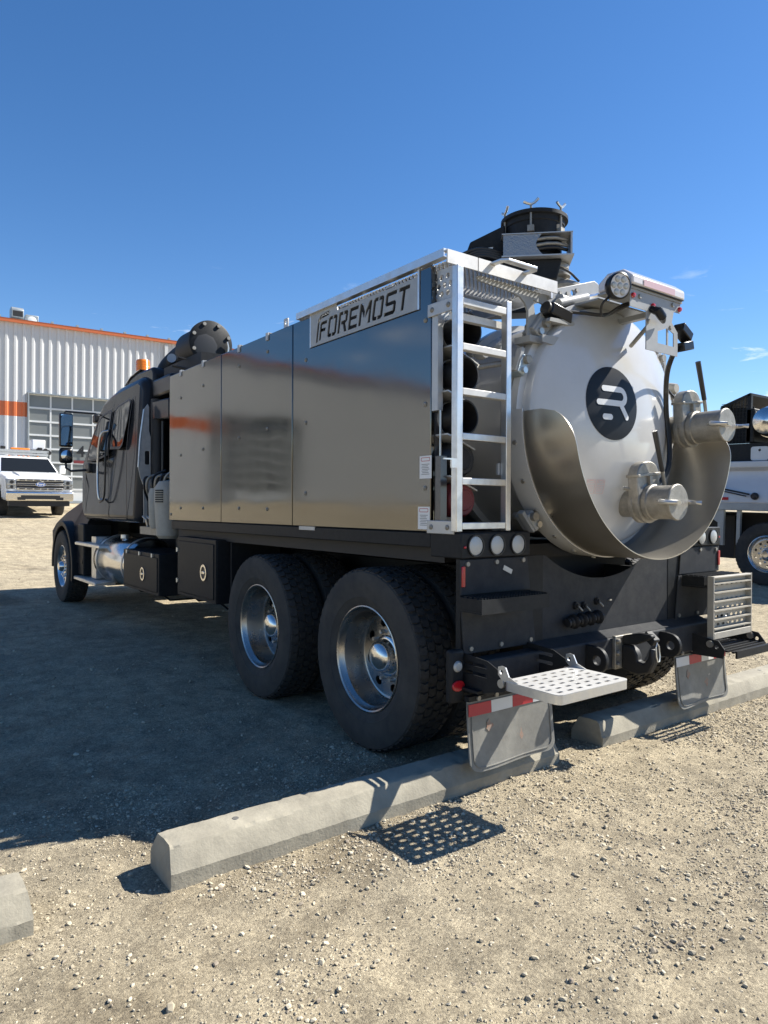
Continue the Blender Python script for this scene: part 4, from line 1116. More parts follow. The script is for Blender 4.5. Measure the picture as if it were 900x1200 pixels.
for sx in (-1, 1):
    fw_ = [(7.50, 1.99), (7.36, 2.24), (7.14, 2.44), (6.98, 2.51), (6.62, 2.54), (6.60, 2.02), (7.02, 1.985)]
    rw_ = [(6.44, 2.09), (6.42, 2.50), (6.36, 2.55), (5.92, 2.585), (5.87, 2.55), (5.88, 2.36), (5.98, 2.11), (6.06, 2.07)]
    for p in (fw_, rw_):
        on_side('side_window', p, 'glass', .004, cabo, sx=sx)
        c = (sum(q[0] for q in p) / len(p), sum(q[1] for q in p) / len(p))
        big = [(c[0] + (q[0] - c[0]) * 1.09, c[1] + (q[1] - c[1]) * 1.11) for q in p]
        on_side('window_seal', big, 'hose', .006, cabo, holes=[p], sx=sx)
    # door shut lines
    for lnz in ([(6.53, 1.23), (6.53, 2.62)], [(7.60, 1.30), (7.60, 1.95)], [(5.80, 1.25), (5.80, 2.62)], [(5.80, 1.235), (7.60, 1.235)]):
        (ya, za), (yb, zb) = lnz
        on_side('door_seam', [(ya - .005, za - .005), (yb + .005, za - .005), (yb + .005, zb + .005), (ya - .005, zb + .005)], 'hose', .0025, cabo, sx=sx, th=.003)
    # grab bar and door handle
    xx = sx * 1.205
    MB().tube(smooth_curve([(sx * 1.15, 6.74, 1.46), (xx, 6.76, 1.50), (xx, 6.80, 1.9), (xx, 6.66, 2.24), (sx * 1.13, 6.60, 2.30)]), .014, 8).build('grab_bar', 'alu' if sx < 0 else 'alu', cabo)
    MB().tube(smooth_curve([(sx * 1.15, 6.74, 1.46), (xx, 6.70, 1.43), (xx, 6.50, 1.52), (xx, 6.44, 2.10), (sx * 1.13, 6.56, 2.30)]), .011, 8).build('grab_bar', 'hose', cabo)
# roof fairing with rounded top, strap and beacon
fair = [(5.46, 2.60), (5.46, 2.87), (5.52, 2.93), (6.02, 2.95), (6.28, 2.92), (6.50, 2.85), (6.50, 2.78)]
MB().prism(fair, 'x', -.96, .96).build('roof_fairing', 'cab', TR, bevel=.06, seg=4)
MB().prism([(5.90, 2.956), (6.03, 2.956), (6.29, 2.926), (6.52, 2.854), (6.50, 2.848), (6.28, 2.918), (6.02, 2.948)], 'x', -.97, -.88).build('fairing_trim', 'chrome', TR)
bc = MB().lathe([(.0, 0), (.085, 0), (.088, .015), (.082, .03), (.080, .155), (.072, .17), (.0, .172)], (-.80, 6.33, 2.985), (0, 0, 1), 28).build('beacon', 'amber', TR)
MB().cyl((-.80, 6.33, 2.80), (-.80, 6.33, 2.984), .03, n=12).build('beacon_post', 'hose', bc)
rb = MB()
for k in range(4): rb.lathe([(.0815, .045 + k * .03), (.0835, .05 + k * .03), (.0815, .055 + k * .03)], (-.80, 6.33, 2.985), (0, 0, 1), 28)
rb.build('lens_ribs', 'amber', bc)
# windscreen, hood, fenders
MB().add([(-.93, 7.70, 2.06), (.93, 7.70, 2.06), (.84, 7.24, 2.58), (-.84, 7.24, 2.58)], [(0, 1, 2, 3)]).build('windscreen', 'glass', cabo)
hoodv = []
for y, hw_, z0, z1 in ((7.80, .92, 1.15, 1.93), (8.4, .86, 1.1, 1.86), (9.2, .76, 1.0, 1.74), (9.75, .66, .9, 1.58), (9.92, .60, .85, 1.40)):
    hoodv += [(-hw_, y, z0), (-hw_, y, z1 - .22), (-hw_ * .82, y, z1 - .04), (0, y, z1), (hw_ * .82, y, z1 - .04), (hw_, y, z1 - .22), (hw_, y, z0)]
hf = []
for i in range(4):
    for j in range(6): hf.append((i * 7 + j, i * 7 + j + 1, (i + 1) * 7 + j + 1, (i + 1) * 7 + j))
hf += [tuple(range(28, 35)), tuple(range(6, -1, -1))]
MB().add(hoodv, hf).build('hood', 'cab', TR, bevel=.03, seg=3)
MB().box(-.95, .95, 9.60, 9.78, .38, .72).build('front_bumper', 'chrome', TR, bevel=.04)
for sx in (-1, 1):
    ctr = (8.645, .507)
    arc = [(ctr[0] + .60 * math.cos(t), ctr[1] + .60 * math.sin(t)) for t in np.linspace(R(12), R(178), 18)]
    # fender shell above the arch
    outer = [(7.70, 1.16), (7.66, 1.50), (7.90, 1.56), (8.30, 1.52), (8.75, 1.40), (9.20, 1.27), (9.50, 1.12), (9.56, 1.0), (9.52, .66)]
    poly = outer + arc + [(8.045, .60), (7.72, .60)]
    xa, xb = sorted((sx * 1.17, sx * .70))
    fb = MB().plate(poly, [], FX, xa, xb)
    fb.v = [(px_ * (1 - .42 * max(0, pz_ - 1.02)) if abs(px_) > 1 else px_, py_, pz_) for px_, py_, pz_ in fb.v]
    fb.build('fender', 'fender', TR, bevel=.035, seg=3)
    a2 = [(ctr[0] + .66 * math.cos(t), ctr[1] + .66 * math.sin(t)) for t in np.linspace(R(-4), R(196), 22)]
    a1 = [(ctr[0] + .585 * math.cos(t), ctr[1] + .585 * math.sin(t)) for t in np.linspace(R(196), R(-4), 22)]
    xa, xb = sorted((sx * 1.235, sx * .72))
    MB().plate(a2 + a1, [], FX, xa, xb).build('fender_flare', 'black', TR, bevel=.012)
    MB().box(min(sx * 1.16, sx * .78), max(sx * 1.16, sx * .78), 7.68, 7.99, .44, 1.14).build('fender_skirt', 'black', TR, bevel=.02)
    # mirror: two heads on a tubular arm, glass facing the rear
    cx = sx * 1.39
    o = MB().box(cx - .085, cx + .085, 7.60, 7.68, 2.155, 2.60).build('mirror', 'gloss_black', TR, bevel=.025, seg=3)
    MB().box(cx - .070, cx + .070, 7.594, 7.599, 2.175, 2.58).build('mirror_glass', 'mirror', o)
    o2 = MB().box(cx - .085, cx + .085, 7.60, 7.68, 1.94, 2.145).build('mirror', 'gloss_black', TR, bevel=.04, seg=3)
    MB().lathe([(.0, 7.588), (.04, 7.591), (.068, 7.599)], (cx, 0, 2.042), (0, 1, 0), 20).build('mirror_glass', 'mirror', o2)
    MB().tube([(cx, 7.65, 1.96), (cx + sx * -.0, 7.63, 1.88), (cx - sx * .05, 7.60, 1.84), (sx * 1.09, 7.50, 1.86)], .016, 8).tube([(cx - sx * -.03, 7.65, 2.58), (cx, 7.65, 2.625), (sx * 1.06, 7.46, 2.60), (sx * 1.02, 7.3, 2.52)], .013, 8).build('mirror_arm', 'hose', TR)
    MB().obox((sx * 1.140, 7.48, 1.88), (1, 0, 0), (0, 1, 0), (0, 0, 1), .03, .10, .06).build('mirror_foot', 'hose', TR, bevel=.012)
    MB().obox((sx * 1.08, 7.36, 2.52), (1, 0, 0), (0, 1, 0), (0, 0, 1), .035, .06, .05).build('mirror_foot', 'hose', TR, bevel=.012)
# back of the cab: exhaust heat shield, black canisters, machinery in the gap
hshape = [(-1.045, 2.490), (-1.085, 2.43), (-1.115, 2.24), (-1.128, 2.10), (-1.145, 1.80), (-1.125, 1.70), (-1.090, 1.60), (-1.085, 1.20), (-1.045, 1.20), (-1.045, 1.45), (-1.012, 1.50), (-1.012, 2.13), (-1.03, 2.20), (-1.03, 2.46)]
hsd = MB().plate(hshape, [rrect(-1.075, -1.022, 1.83, 1.98, .015)], FY, 5.395, 5.405).build('heat_shield', 'alu_w', TR)
MB().tube([(-1.148, 5.39, 1.80), (-1.13, 5.39, 2.10), (-1.088, 5.39, 2.43)], .008, 6).build('shield_bead', 'alu', hsd)
MB().cyl((-.93, 5.40, 1.2), (-.93, 5.40, 2.55), .075, n=20).build('exhaust_stack', 'dark', TR)
MB().box(-.98, .9, 4.87, 5.44, 2.56, 2.765).build('air_box', 'gloss_black', TR, bevel=.03)
MB().prism([(4.87, 2.285), (5.46, 2.33), (5.46, 2.53), (4.87, 2.50)], 'x', -1.0, -.6).build('slant_cover', 'cab', TR, bevel=.015)
MB().box(-.80, .9, 4.30, 5.42, 1.16, 2.28).build('engine_house', 'dark', TR)
cn = MB().lathe([(.0, 1.75), (.085, 1.75), (.095, 1.77), (.095, 2.18), (.085, 2.2), (.0, 2.2)], (-.93, 4.72, 0), (0, 0, 1), 24).build('air_canister', 'gloss_black', TR)
for z in (2.10, 2.02): MB().lathe([(.0955, z), (.098, z), (.098, z + .022), (.0955, z + .022)], (-.93, 4.72, 0), (0, 0, 1), 24, True).build('canister_band', 'vinylwhite', cn)
for (x, y, z0, z1, r_) in ((-.98, 5.10, 1.2, 2.28, .014), (-1.0, 4.62, 1.2, 1.95, .010), (-.9, 4.95, 1.2, 2.28, .022), (-1.03, 4.50, 1.25, 2.28, .012)):
    MB().cyl((x, y, z0), (x, y, z1), r_, n=10).build('riser_pipe', 'zinc' if r_ < .013 else 'hose', TR)
for p in ((-.97, 4.60, 1.90), (-.99, 4.66, 1.80), (-.95, 4.82, 1.88), (-1.0, 4.55, 1.72)): MB().lathe([(.0, -.03), (.03, -.03), (.04, 0), (.03, .03), (.0, .03)], p, (0, 1, 0), 10).build('valve_fitting', 'zinc', TR)
hp = MB().lathe([(.0, 1.06), (.10, 1.06), (.125, 1.09), (.135, 1.30), (.145, 1.46), (.14, 1.56), (.10, 1.62), (.0, 1.64)], (-1.10, 4.56, 0), (0, 0, 1), 24).build('pump_cover', 'tan', TR)
vt = MB()
for k in range(6): vt.obox((-1.10 - .143 * math.cos(.5), 4.56 - .143 * math.sin(.5) + .0, 1.42 + k * .022), (.48, -.88, 0), (0, 0, 1), (-.88, -.48, 0), .045, .006, .006)
vt.build('cover_vents', 'dark', hp)
MB().lathe([(.0, 1.15), (.06, 1.15), (.075, 1.2), (.08, 1.5), (.06, 1.56), (.0, 1.56)], (-1.12, 4.88, 0), (0, 0, 1), 18).build('strainer_bowl', 'tan', TR)
for k in range(6):
    y = 4.5 + .13 * k
    MB().tube(smooth_curve([(-1.02, y, 1.75 - .04 * (k % 3)), (-1.13, y + .05, 1.68), (-1.14, y + .10 - .05 * (k % 2), 1.55), (-1.05, y + .16, 1.40), (-1.02, y + .1, 1.2)]), .013, 7).build('hydraulic_hose', 'hose' if k % 2 else 'zinc', TR)
MB().box(-1.14, -1.05, 4.72, 5.35, 1.08, 1.16).build('valve_manifold', 'zinc', TR)
for k in range(4): MB().tube([(-1.10, 4.8 + k * .14, 1.16), (-1.12, 4.8 + k * .14, 1.24), (-1.14, 4.84 + k * .14, 1.27)], .010, 6).build('tap', 'bolt', TR)

# ---------------- rear end: light boxes, tail panels, shelf steps, bumper
ring_l = MB().lathe([(.048, .002), (.054, .002), (.054, -.006), (.048, -.006)], (0, 0, 0), (0, 1, 0), 28, True).mesh('lamp_bezel', 'hose')
lens_l = MB().lathe([(.0, -.010), (.03, -.008), (.046, -.003), (.048, 0)], (0, 0, 0), (0, 1, 0), 28).mesh('lamp_lens', 'lens')
for sx in (-1, 1):
    xa, xb = sorted((sx * 1.212, sx * .722))
    bx_ = MB().box(xa, xb, .225, .455, 1.122, 1.246).build('light_box', 'black', TR, bevel=.006)
    for x in (1.118, .970, .818):
        l = link('lamp_lens', lens_l, bx_, (sx * x, .2235, 1.183)); link('lamp_bezel', ring_l, bx_, (sx * x, .222, 1.183))
    link('marker_lamp', mk, bx_, (sx * 1.19, .224, 1.178)).scale = (.5, .5, .5)
    # two bolted plates each side of the tail
    s_ = sx
    up = [(s_ * 1.208, .945), (s_ * .712, .945), (s_ * .735, 1.115), (s_ * 1.208, 1.115)]
    lo = [(s_ * 1.185, .655), (s_ * .668, .655), (s_ * .705, .935), (s_ * 1.208, .935)]
    for poly, bolts in ((up, [(1.165, 1.095), (.965, 1.098), (.77, 1.10)]), (lo, [(1.14, .680), (.93, .680), (.71, .680)])):
        p = MB().prism(poly, 'y', .232, .240).build('tail_plate', 'liner', TR, bevel=.002)
        for (x, z) in bolts: link('bolt', boltm, p, (s_ * x, .232, z), (PI / 2, 0, 0))
    MB().box(min(s_ * 1.2, s_ * .6), max(s_ * 1.2, s_ * .6), .243, .275, .66, 1.118).build('tail_housing', 'black', TR)
    MB().obox((s_ * 1.196, .226, 1.035), (1, 0, 0), (0, 1, 0), (0, 0, 1), .011, .004, .050).build('red_reflector', 'red', TR, bevel=.003)
    # serrated shelf step
    xa, xb = sorted((s_ * 1.215, s_ * .74))
    sf = MB().plate([(xa, .085), (xb, .085), (xb, .229), (xa, .229)], [], FZ, .868, .876).box(xa, xb, .080, .0855, .868, .938).box(xa, xa + .006, .0856, .229, .877, .938).box(xb - .006, xb, .0856, .229, .877, .938).build('shelf_step', 'black', TR)
    te = MB()
    for k in range(24):
        for j in range(4): te.box(xa + .012 + k * .0195, xa + .022 + k * .0195, .092 + j * .034, .114 + j * .034, .930, .944)
    te.box(xa + .006, xb - .006, .0856, .229, .922, .930)
    te.build('serrated_tread', 'black', sf, smooth=0)
MB().obox((-.885, .2305, 1.055), Vector((.92, 0, -.4)).normalized(), (0, 1, 0), Vector((.4, 0, .92)).normalized(), .033, .002, .012).build('data_plate', 'plate', TR)
# centre tail plate with the round cut-out below the tank
cut = [(-.08 + 1.0 * math.sin(t) * .95, 1.968 - 1.0 * math.cos(t)) for t in np.linspace(R(-31.4), R(31.4), 24)]
ctr_poly = [(-.66, .46), (.66, .46), (.70, .94), (.60, 1.115)] + list(reversed(cut)) + [(-.60, 1.115), (-.70, .94)]
MB().plate(ctr_poly, [], FY, .246, .256).build('centre_tail_plate', 'liner', TR)
MB().box(-.66, .66, .60, .62, .6, 1.16).build('inner_bulkhead', 'dark', TR)
# bumper cross member with a slim top ledge
MB().box(-1.12, 1.12, .150, .245, .455, .635).build('bumper_beam', 'liner', TR, bevel=.012)
MB().prism([(.158, .636), (.2445, .636), (.2445, .664)], 'x', -.72, .95).build('bumper_ledge', 'liner', TR, bevel=.003)
# tow ears
for x in (-.345, .365):
    ear = [(.149, .475), (.149, .625), (.10, .625)] + [(.085 - .072 * math.sin(t) + .0, .55 + .072 * math.cos(t)) for t in np.linspace(0, PI, 10)] + [(.10, .478)]
    MB().plate(ear, [circ(.075, .55, .026)], FX, x - .014, x + .014).build('tow_ear', 'black', TR, bevel=.004)
# pintle hook
pk = MB().box(-.115, .115, .118, .149, .425, .665).build('pintle_hitch', 'zinc', TR, bevel=.005)
for x in (-.092, .092):
    for z in (.46, .545, .63): MB().lathe([(.0, -.028), (.014, -.026), (.02, -.016), (.02, 0)], (x, .118, z), (0, 1, 0), 8).build('hitch_bolt', 'zinc', pk)
jaw = [(.117, .60), (.04, .60), (.0, .575), (-.02, .54), (-.02, .50), (-.075, .49), (-.11, .53), (-.125, .60), (-.15, .60), (-.16, .50), (-.12, .425), (-.03, .40), (.117, .42)]
MB().prism(jaw, 'x', -.035, .035).build('hook_jaw', 'dark', pk, bevel=.012)
MB().prism([(.116, .60), (.0, .612), (-.10, .655), (-.145, .68), (-.13, .70), (-.03, .70), (.116, .665)], 'x', -.03, .03).build('hook_latch', 'black', pk, bevel=.01)
MB().obox((.045, -.09, .665), (1, 0, 0), (0, .8, .6), (0, -.6, .8), .04, .05, .028).build('latch_lever', 'black', pk, bevel=.008)
MB().tube([(-.008, -.165, .62), (-.012, -.172, .55), (.0, -.176, .515), (.022, -.176, .515), (.034, -.172, .55), (.030, -.165, .62), (.011, -.16, .645), (-.008, -.165, .62)], .006, 8).build('safety_ring', 'bolt', pk)
pk.scale = (.72, .72, .78); pk.location = (-.035, .0418, .128)
# air fittings, trailer plug and hooks on the tail
for x, z in ((-.325, .825), (-.255, .82), (-.135, .835)):
    o = MB().lathe([(.0, -.028), (.012, -.028), (.013, -.018), (.020, -.018), (.022, 0), (.022, .002)], (x, .246, z), (0, 1, 0), 14).build('air_coupling', 'dark', TR)
    MB().tube([(x, .225, z), (x + .008, .212, z - .015), (x + .022, .212, z - .028)], .005, 6).build('coupling_lever', 'zinc', o)
ch = MB().tube([(-.43, .21, .742), (-.13, .215, .752)], .020, 10)
for k in range(13): ch.lathe([(.0, -.01), (.024, -.008), (.026 + .008 * ((k * 7) % 3), 0), (.024, .008), (.0, .01)], (-.43 + k * .024, .21, .742 + k * .0009), (1, 0, 0.1), 10)
ch.build('trailer_socket', 'dark', TR)
MB().box(-.02, .0, .235, .2455, .83, .838).build('tail_tag', 'bolt', TR)
# corner lamp posts
for sx in (-1, 1):
    xa, xb = sorted((sx * 1.292, sx * 1.205))
    cp = MB().box(xa, xb, .205, .25, .435, .690).build('corner_post', 'black', TR, bevel=.014)
    o = MB().lathe([(.0, -.012), (.02, -.01), (.027, -.002), (.028, .002)], (sx * 1.250, .205, .612), (0, 1, 0), 20).build('round_lamp', 'lens', cp)
    MB().plate(circ(sx * 1.249, .520, .038, 20, .026), [], FY, .197, .206).build('tail_lamp', 'red', cp, bevel=.004)

# fold-down steps: left one is down, right one is folded up
def step_plate(w_, d_, nx_, ny_):
    hs_ = []
    for j in range(ny_):
        for i in range(nx_):
            cx_ = -w_ / 2 + w_ * (i + .75 - (.25 if j % 2 else -.0)) / (nx_ + .5); cy_ = -d_ / 2 + d_ * (j + .8) / (ny_ + .6)
            hs_.append(rrect(cx_ - .019, cx_ + .019, cy_ - .0085, cy_ + .0085, .008, 2))
    return MB().plate(rrect(-w_ / 2, w_ / 2, -d_ / 2, d_ / 2, .028, 4), hs_, FZ, -.004, .0)
def frame_of(w_, d_):
    return MB().plate(rrect(-w_ / 2 + .0005, w_ / 2 - .0005, -d_ / 2 + .0005, d_ / 2 - .0005, .028, 4), [rrect(-w_ / 2 + .006, w_ / 2 - .006, -d_ / 2 + .006, d_ / 2 - .006, .024, 4)], FZ, -.042, -.0042)
SW, SD = .485, .315
sp = step_plate(SW, SD, 7, 6).build('folding_step', 'alu_w', TR, loc=(-.995, -.235, .600))
frame_of(SW, SD).build('step_rim', 'alu', sp)
for x in (-SW / 2 + .004, SW / 2 - .010):
    MB().plate([(SD / 2 - .10, -.004), (SD / 2 + .01, -.004), (SD / 2 + .035, .02), (SD / 2 + .035, .055), (SD / 2 + .015, .062), (SD / 2 - .01, .058), (SD / 2 - .03, .02)], [circ(SD / 2 + .015, .035, .010, 10)], FX, x, x + .006).build('step_hinge', 'alu', sp)
MB().box(-1.23, -.75, .09, .20, .500, .512).build('step_tray', 'black', TR)
for x in (-1.198, -.735):
    MB().plate([(.26, .47), (.10, .50), (-.05, .535), (-.07, .565), (-.05, .61), (.06, .655), (.26, .67)], [rrect(.06, .24, .575, .593, .008, 3), rrect(.06, .24, .618, .636, .008, 3), circ(-.035, .572, .012, 10)], FX, x, x + .006).build('step_bracket', 'black', TR)
    MB().cyl((x - .012, -.035, .572), (x + .018, -.035, .572), .020, n=14).build('step_pivot', 'bolt', TR)
# right step folded up: slats with slotted webs
fo = MB().box(.745, .757, .02, .062, .545, .945).box(1.225, 1.237, .02, .062, .545, .945).box(.757, 1.225, .02, .062, .930, .942).box(.757, 1.225, .02, .062, .548, .590).build('folded_step', 'tan', TR, bevel=.003)
fo.rotation_euler = (R(0), 0, 0)
for k in range(6):
    z = .612 + k * .057
    MB().box(.7575, 1.2245, .018, .060, z - .004, z + .004).build('step_slat', 'tan', fo)
step_plate(.466, .340, 7, 6).xf(Matrix.Translation((.991, .055, .760)) @ Matrix.Rotation(R(90), 4, 'X')).build('step_plate', 'tan', fo)
for x in (.735, 1.250):
    MB().plate([(.26, .44), (-.05, .445), (-.06, .50), (-.02, .55), (.07, .56), (.26, .60)], [circ(-.01, .51, .012, 10)], FX, x - .006, x).build('step_bracket', 'black', TR)
    MB().cyl((x - .018, .03, .525), (x + .012, .03, .525), .022, n=14).build('step_pivot', 'bolt', TR)
b = MB().box(.745, 1.24, -.13, -.118, .455, .500)
for k in range(7): b.box(.745, 1.24, -.11 + k * .04, -.094 + k * .04, .484, .496)
b.build('step_tray', 'black', TR)

# mud flaps with red/white tape
for sx in (-1, 1):
    xa, xb = (-1.222, -.618) if sx < 0 else (.560, 1.160); yf = .168
    poly = [(xa, .445), (xa, .160)] + [(xa + .06 - .06 * math.cos(t), .160 - .05 * math.sin(t)) for t in np.linspace(.2, PI / 2, 6)] + [(xb - .06 + .06 * math.sin(t), .160 - .05 * math.cos(t)) for t in np.linspace(0, PI / 2 - .2, 6)] + [(xb, .160), (xb, .445)]
    fl = MB().plate(dense(poly, .03), [], FY, yf, yf + .008).build('mud_flap', 'flap', TR)
    inn = [((p[0] - (xa + xb) / 2) * .93 + (xa + xb) / 2, (p[1] - .28) * .90 + .28) for p in poly]
    inn2 = [((p[0] - (xa + xb) / 2) * .915 + (xa + xb) / 2, (p[1] - .28) * .878 + .28) for p in poly]
    MB().plate(dense(inn, .03), [dense(inn2, .03)], FY, yf - .005, yf - .0004).build('flap_rib', 'flap', fl)
    MB().box(xa, xb, yf - .012, yf + .02, .446, .470).build('flap_hanger', 'black', fl)
    segs = 4; wd = (xb - xa) / segs
    for k in range(segs):
        c = 'tapered' if (k % 2 == 0) == (sx < 0) else 'tapewhite'
        MB().box(xa + k * wd + .001, xa + (k + 1) * wd - .001, yf - .0075, yf - .0055, .375, .432).build('reflective_tape', c, fl)
    for (mx_, mz_) in ((.22, .315), (.60, .235)):
        MB().plate([(xa + (xb - xa) * mx_ + .022 * math.cos(t) * (1 + .35 * math.sin(3 * t + mx_ * 9)), mz_ + .024 * math.sin(t) * (1 + .3 * math.cos(4 * t))) for t in np.linspace(0, 2 * PI, 22)[:-1]], [], FY, yf - .0045, yf - .0025).build('flap_emblem', 'flapmark', fl)
    for k in range(5): link('bolt', boltm, fl, (xa + .06 + k * (xb - xa - .12) / 4, yf - .0125, .458), (PI / 2, 0, 0))
# the flaps hang with a slight curl and ripple
for fl in [o for o in TR.children if o.name.startswith('mud_flap')]:
    for o in [fl] + list(fl.children):
        if o.name.startswith(('bolt', 'flap_hanger')): continue
        for v_ in o.data.vertices:
            d_ = max(0, .445 - v_.co.z)
            v_.co.y -= .16 * d_ * d_ + .010 * d_ / .33 * (1 + math.sin(v_.co.x * 11 + 1))
MB().cyl((-.9, .30, .47), (.9, .30, .47), .02, n=8).build('flap_rod', 'black', TR)

# ---------------- loose suction tubes standing in the rack (things of their own)
CT, ST = math.cos(TILT), math.sin(TILT)
def w_of(x, y, z): return (x, y * CT - z * ST, y * ST + z * CT)
words = ['topmost black suction tube in the rack behind the ladder', 'second black suction tube from the top behind the ladder', 'middle black suction tube of the five behind the ladder',
         'capped dark suction tube just above the red one behind the ladder', 'lowest suction tube behind the ladder, closed by a dusty red cap']
for i, (x, z) in enumerate(TUBES):
    t = MB().lathe([(.070, .10), (.078, -.06), (.083, -.10), (.088, -.112), (.088, -.125), (.080, -.125), (.076, -.10), (.072, -.02), (.068, .6), (.086, .6), (.086, .10), (.082, .06), (.078, .02)] if i < 3 else
                   [(.0, -.09), (.074, -.09), (.080, -.085), (.088, -.07), (.088, .6), (.0, .6)], (0, 0, 0), (0, 1, 0), 32).build('suction_tube', 'hose' if i < 4 else 'redcap')
    t.location = w_of(x, .46, z); t.rotation_euler = (TILT, 0, 0)
    tag(t, words[i], 'tube', 'suction tubes in the rear rack')
    if i < 3: MB().lathe([(.0875, -.02), (.090, -.02), (.090, 0), (.0875, 0)], (0, 0, 0), (0, 1, 0), 32, True).build('tube_clamp', 'plate', t)
    else: MB().lathe([(.0, -.096), (.05, -.096), (.056, -.09)], (0, 0, 0), (0, 1, 0), 24).build('cap_boss', 'dark' if i == 3 else 'redcap', t)

# ================================================================== BACKGROUND
# ---------------- workshop building
BY, BZ0, BZ1 = 28.2, .80, 7.76
BD = thing('workshop_building', 'white corrugated steel workshop with orange trim and glazed overhead doors', 'building', (0, BY, BZ0), (0, 0, R(-3)))
HB = BZ1 - BZ0
D1 = (1.62, 6.40); D2 = (-16.6, -12.2); DH = 4.28
SHW = .915
def sheet_mesh(name, z0, z1, mt):
    p = [(0, 0)]
    for k in range(3):
        c = SHW / 3 * k
        p += [(c + .115, 0), (c + .148, -.042), (c + .225, -.042), (c + .258, 0)]
    p += [(SHW, 0)]
    vs_ = []; fs_ = []
    for x, y in p: vs_ += [(x, y, z0), (x, y, z1)]
    for i in range(len(p) - 1): fs_.append((2 * i, 2 * i + 2, 2 * i + 3, 2 * i + 1))
    return MB().add(vs_, fs_).mesh(name, mt, 0)
full = sheet_mesh('cladding_sheet', 0, HB, 'wall'); low = sheet_mesh('cladding_sheet', 0, 3.36, 'wall'); hi = sheet_mesh('cladding_sheet', 3.92, HB, 'wall')
band = sheet_mesh('stripe_sheet', 3.36, 3.92, 'orange'); over = sheet_mesh('cladding_sheet', DH + .05, HB, 'wall')
x = 1.58
while x < 13: 
    if x + SHW < D1[1] + .5: link('cladding_sheet', over, BD, (x, 0, 0))
    else: link('cladding_sheet', full, BD, (x, 0, 0))
    x += SHW
x = 1.58 - SHW
while x > -34:
    c = x + SHW / 2
    if D2[0] < c < D2[1]: link('cladding_sheet', over, BD, (x, 0, 0))
    elif x > D2[1] - SHW: 
        for nm, me in (('cladding_sheet', low), ('stripe_sheet', band), ('cladding_sheet', hi)): link(nm, me, BD, (x, 0, 0))
    else: link('cladding_sheet', full, BD, (x, 0, 0))
    x -= SHW
MB().box(-34.5, 13.4, .35, 24, 0, HB - .05).build('building_mass', 'wall', BD)
MB().prism([(-.17, HB - .02), (.3, HB + .02), (.3, HB + .16), (-.18, HB + .11)], 'x', -34.6, 13.5).build('eave_trim', 'orange', BD)
MB().prism([(-.19, HB + .112), (.3, HB + .165), (12, HB + .6), (24, HB + .1)], 'x', -34.6, 13.5).build('roof', 'hvac', BD)
scr = MB().box(-.05, .05, -.15, -.05, HB + .125, HB + .20).mesh('roof_clip', 'hvac')
for k in range(14): link('roof_clip', scr, BD, (.6 + k * .92, 0, 0))
MB().box(6.86, 7.0, -.13, -.045, 0, HB - .1).build('downpipe', 'wall', BD)
MB().box(-34, 13, -.05, -.02, 0, .10).build('base_flashing', 'hvac', BD)
def overhead_door(x0, x1, cols, rows, label):
    d = MB().plate([(x0 - .05, 0), (x1 + .05, 0), (x1 + .05, DH + .05), (x0 - .05, DH + .05)], [[(x0, .02), (x1, .02), (x1, DH), (x0, DH)]], FY, -.10, .34).build('overhead_door', 'hvac', BD)
    cw = (x1 - x0) / cols; rh = (DH - .02) / rows
    pane = MB().box(.03, cw - .03, .10, .115, .03, rh - .03).mesh('pane', 'pane')
    for i in range(cols):
        for j in range(rows):
            if j == 0: continue
            link('pane', pane, d, (x0 + i * cw, 0, .02 + j * rh))
    for i in range(cols + 1): MB().box(x0 + i * cw - .030, x0 + i * cw + .030, .075, .13, .02, DH).build('mullion', 'frame', d)
    for j in range(rows + 1): MB().box(x0, x1, .068, .135, .02 + j * rh - .035, .02 + j * rh + .035).build('transom', 'frame', d)
    MB().box(x0, x1, .09, .12, .03, rh).build('bottom_panel', 'frame', d)
    return d
dd = overhead_door(D1[0] + .02, D1[1], 6, 8, '')
overhead_door(D2[0] + .3, D2[1] - .2, 5, 8, '')
# door number and red strip on the door
def text_mesh(body, size, mt, name, parent, loc, rot, ext=.002, align='CENTER'):
    cu = bpy.data.curves.new('txt', 'FONT'); cu.body = body; cu.size = size; cu.extrude = ext; cu.align_x = align; cu.align_y = 'CENTER'
    cu.offset = size * .02
    to = bpy.data.objects.new('txt', cu); COL.objects.link(to)
    dg = bpy.context.evaluated_depsgraph_get()
    me = bpy.data.meshes.new_from_object(to.evaluated_get(dg)); me.name = name
    me.materials.clear(); me.materials.append(K[mt])
    bpy.data.objects.remove(to)
    return link(name, me, parent, loc, rot)
cw = (D1[1] - D1[0] - .02) / 6
text_mesh('4', .62, 'hose', 'door_number', dd, (D1[0] + .02 + cw * 2.42, .062, 2.08), (PI / 2, 0, 0))
MB().box(D1[0] + .02 + cw * 2.08, D1[0] + .02 + cw * 3.5, .060, .067, 1.62, 1.74).build('door_strip', 'redcap', dd)

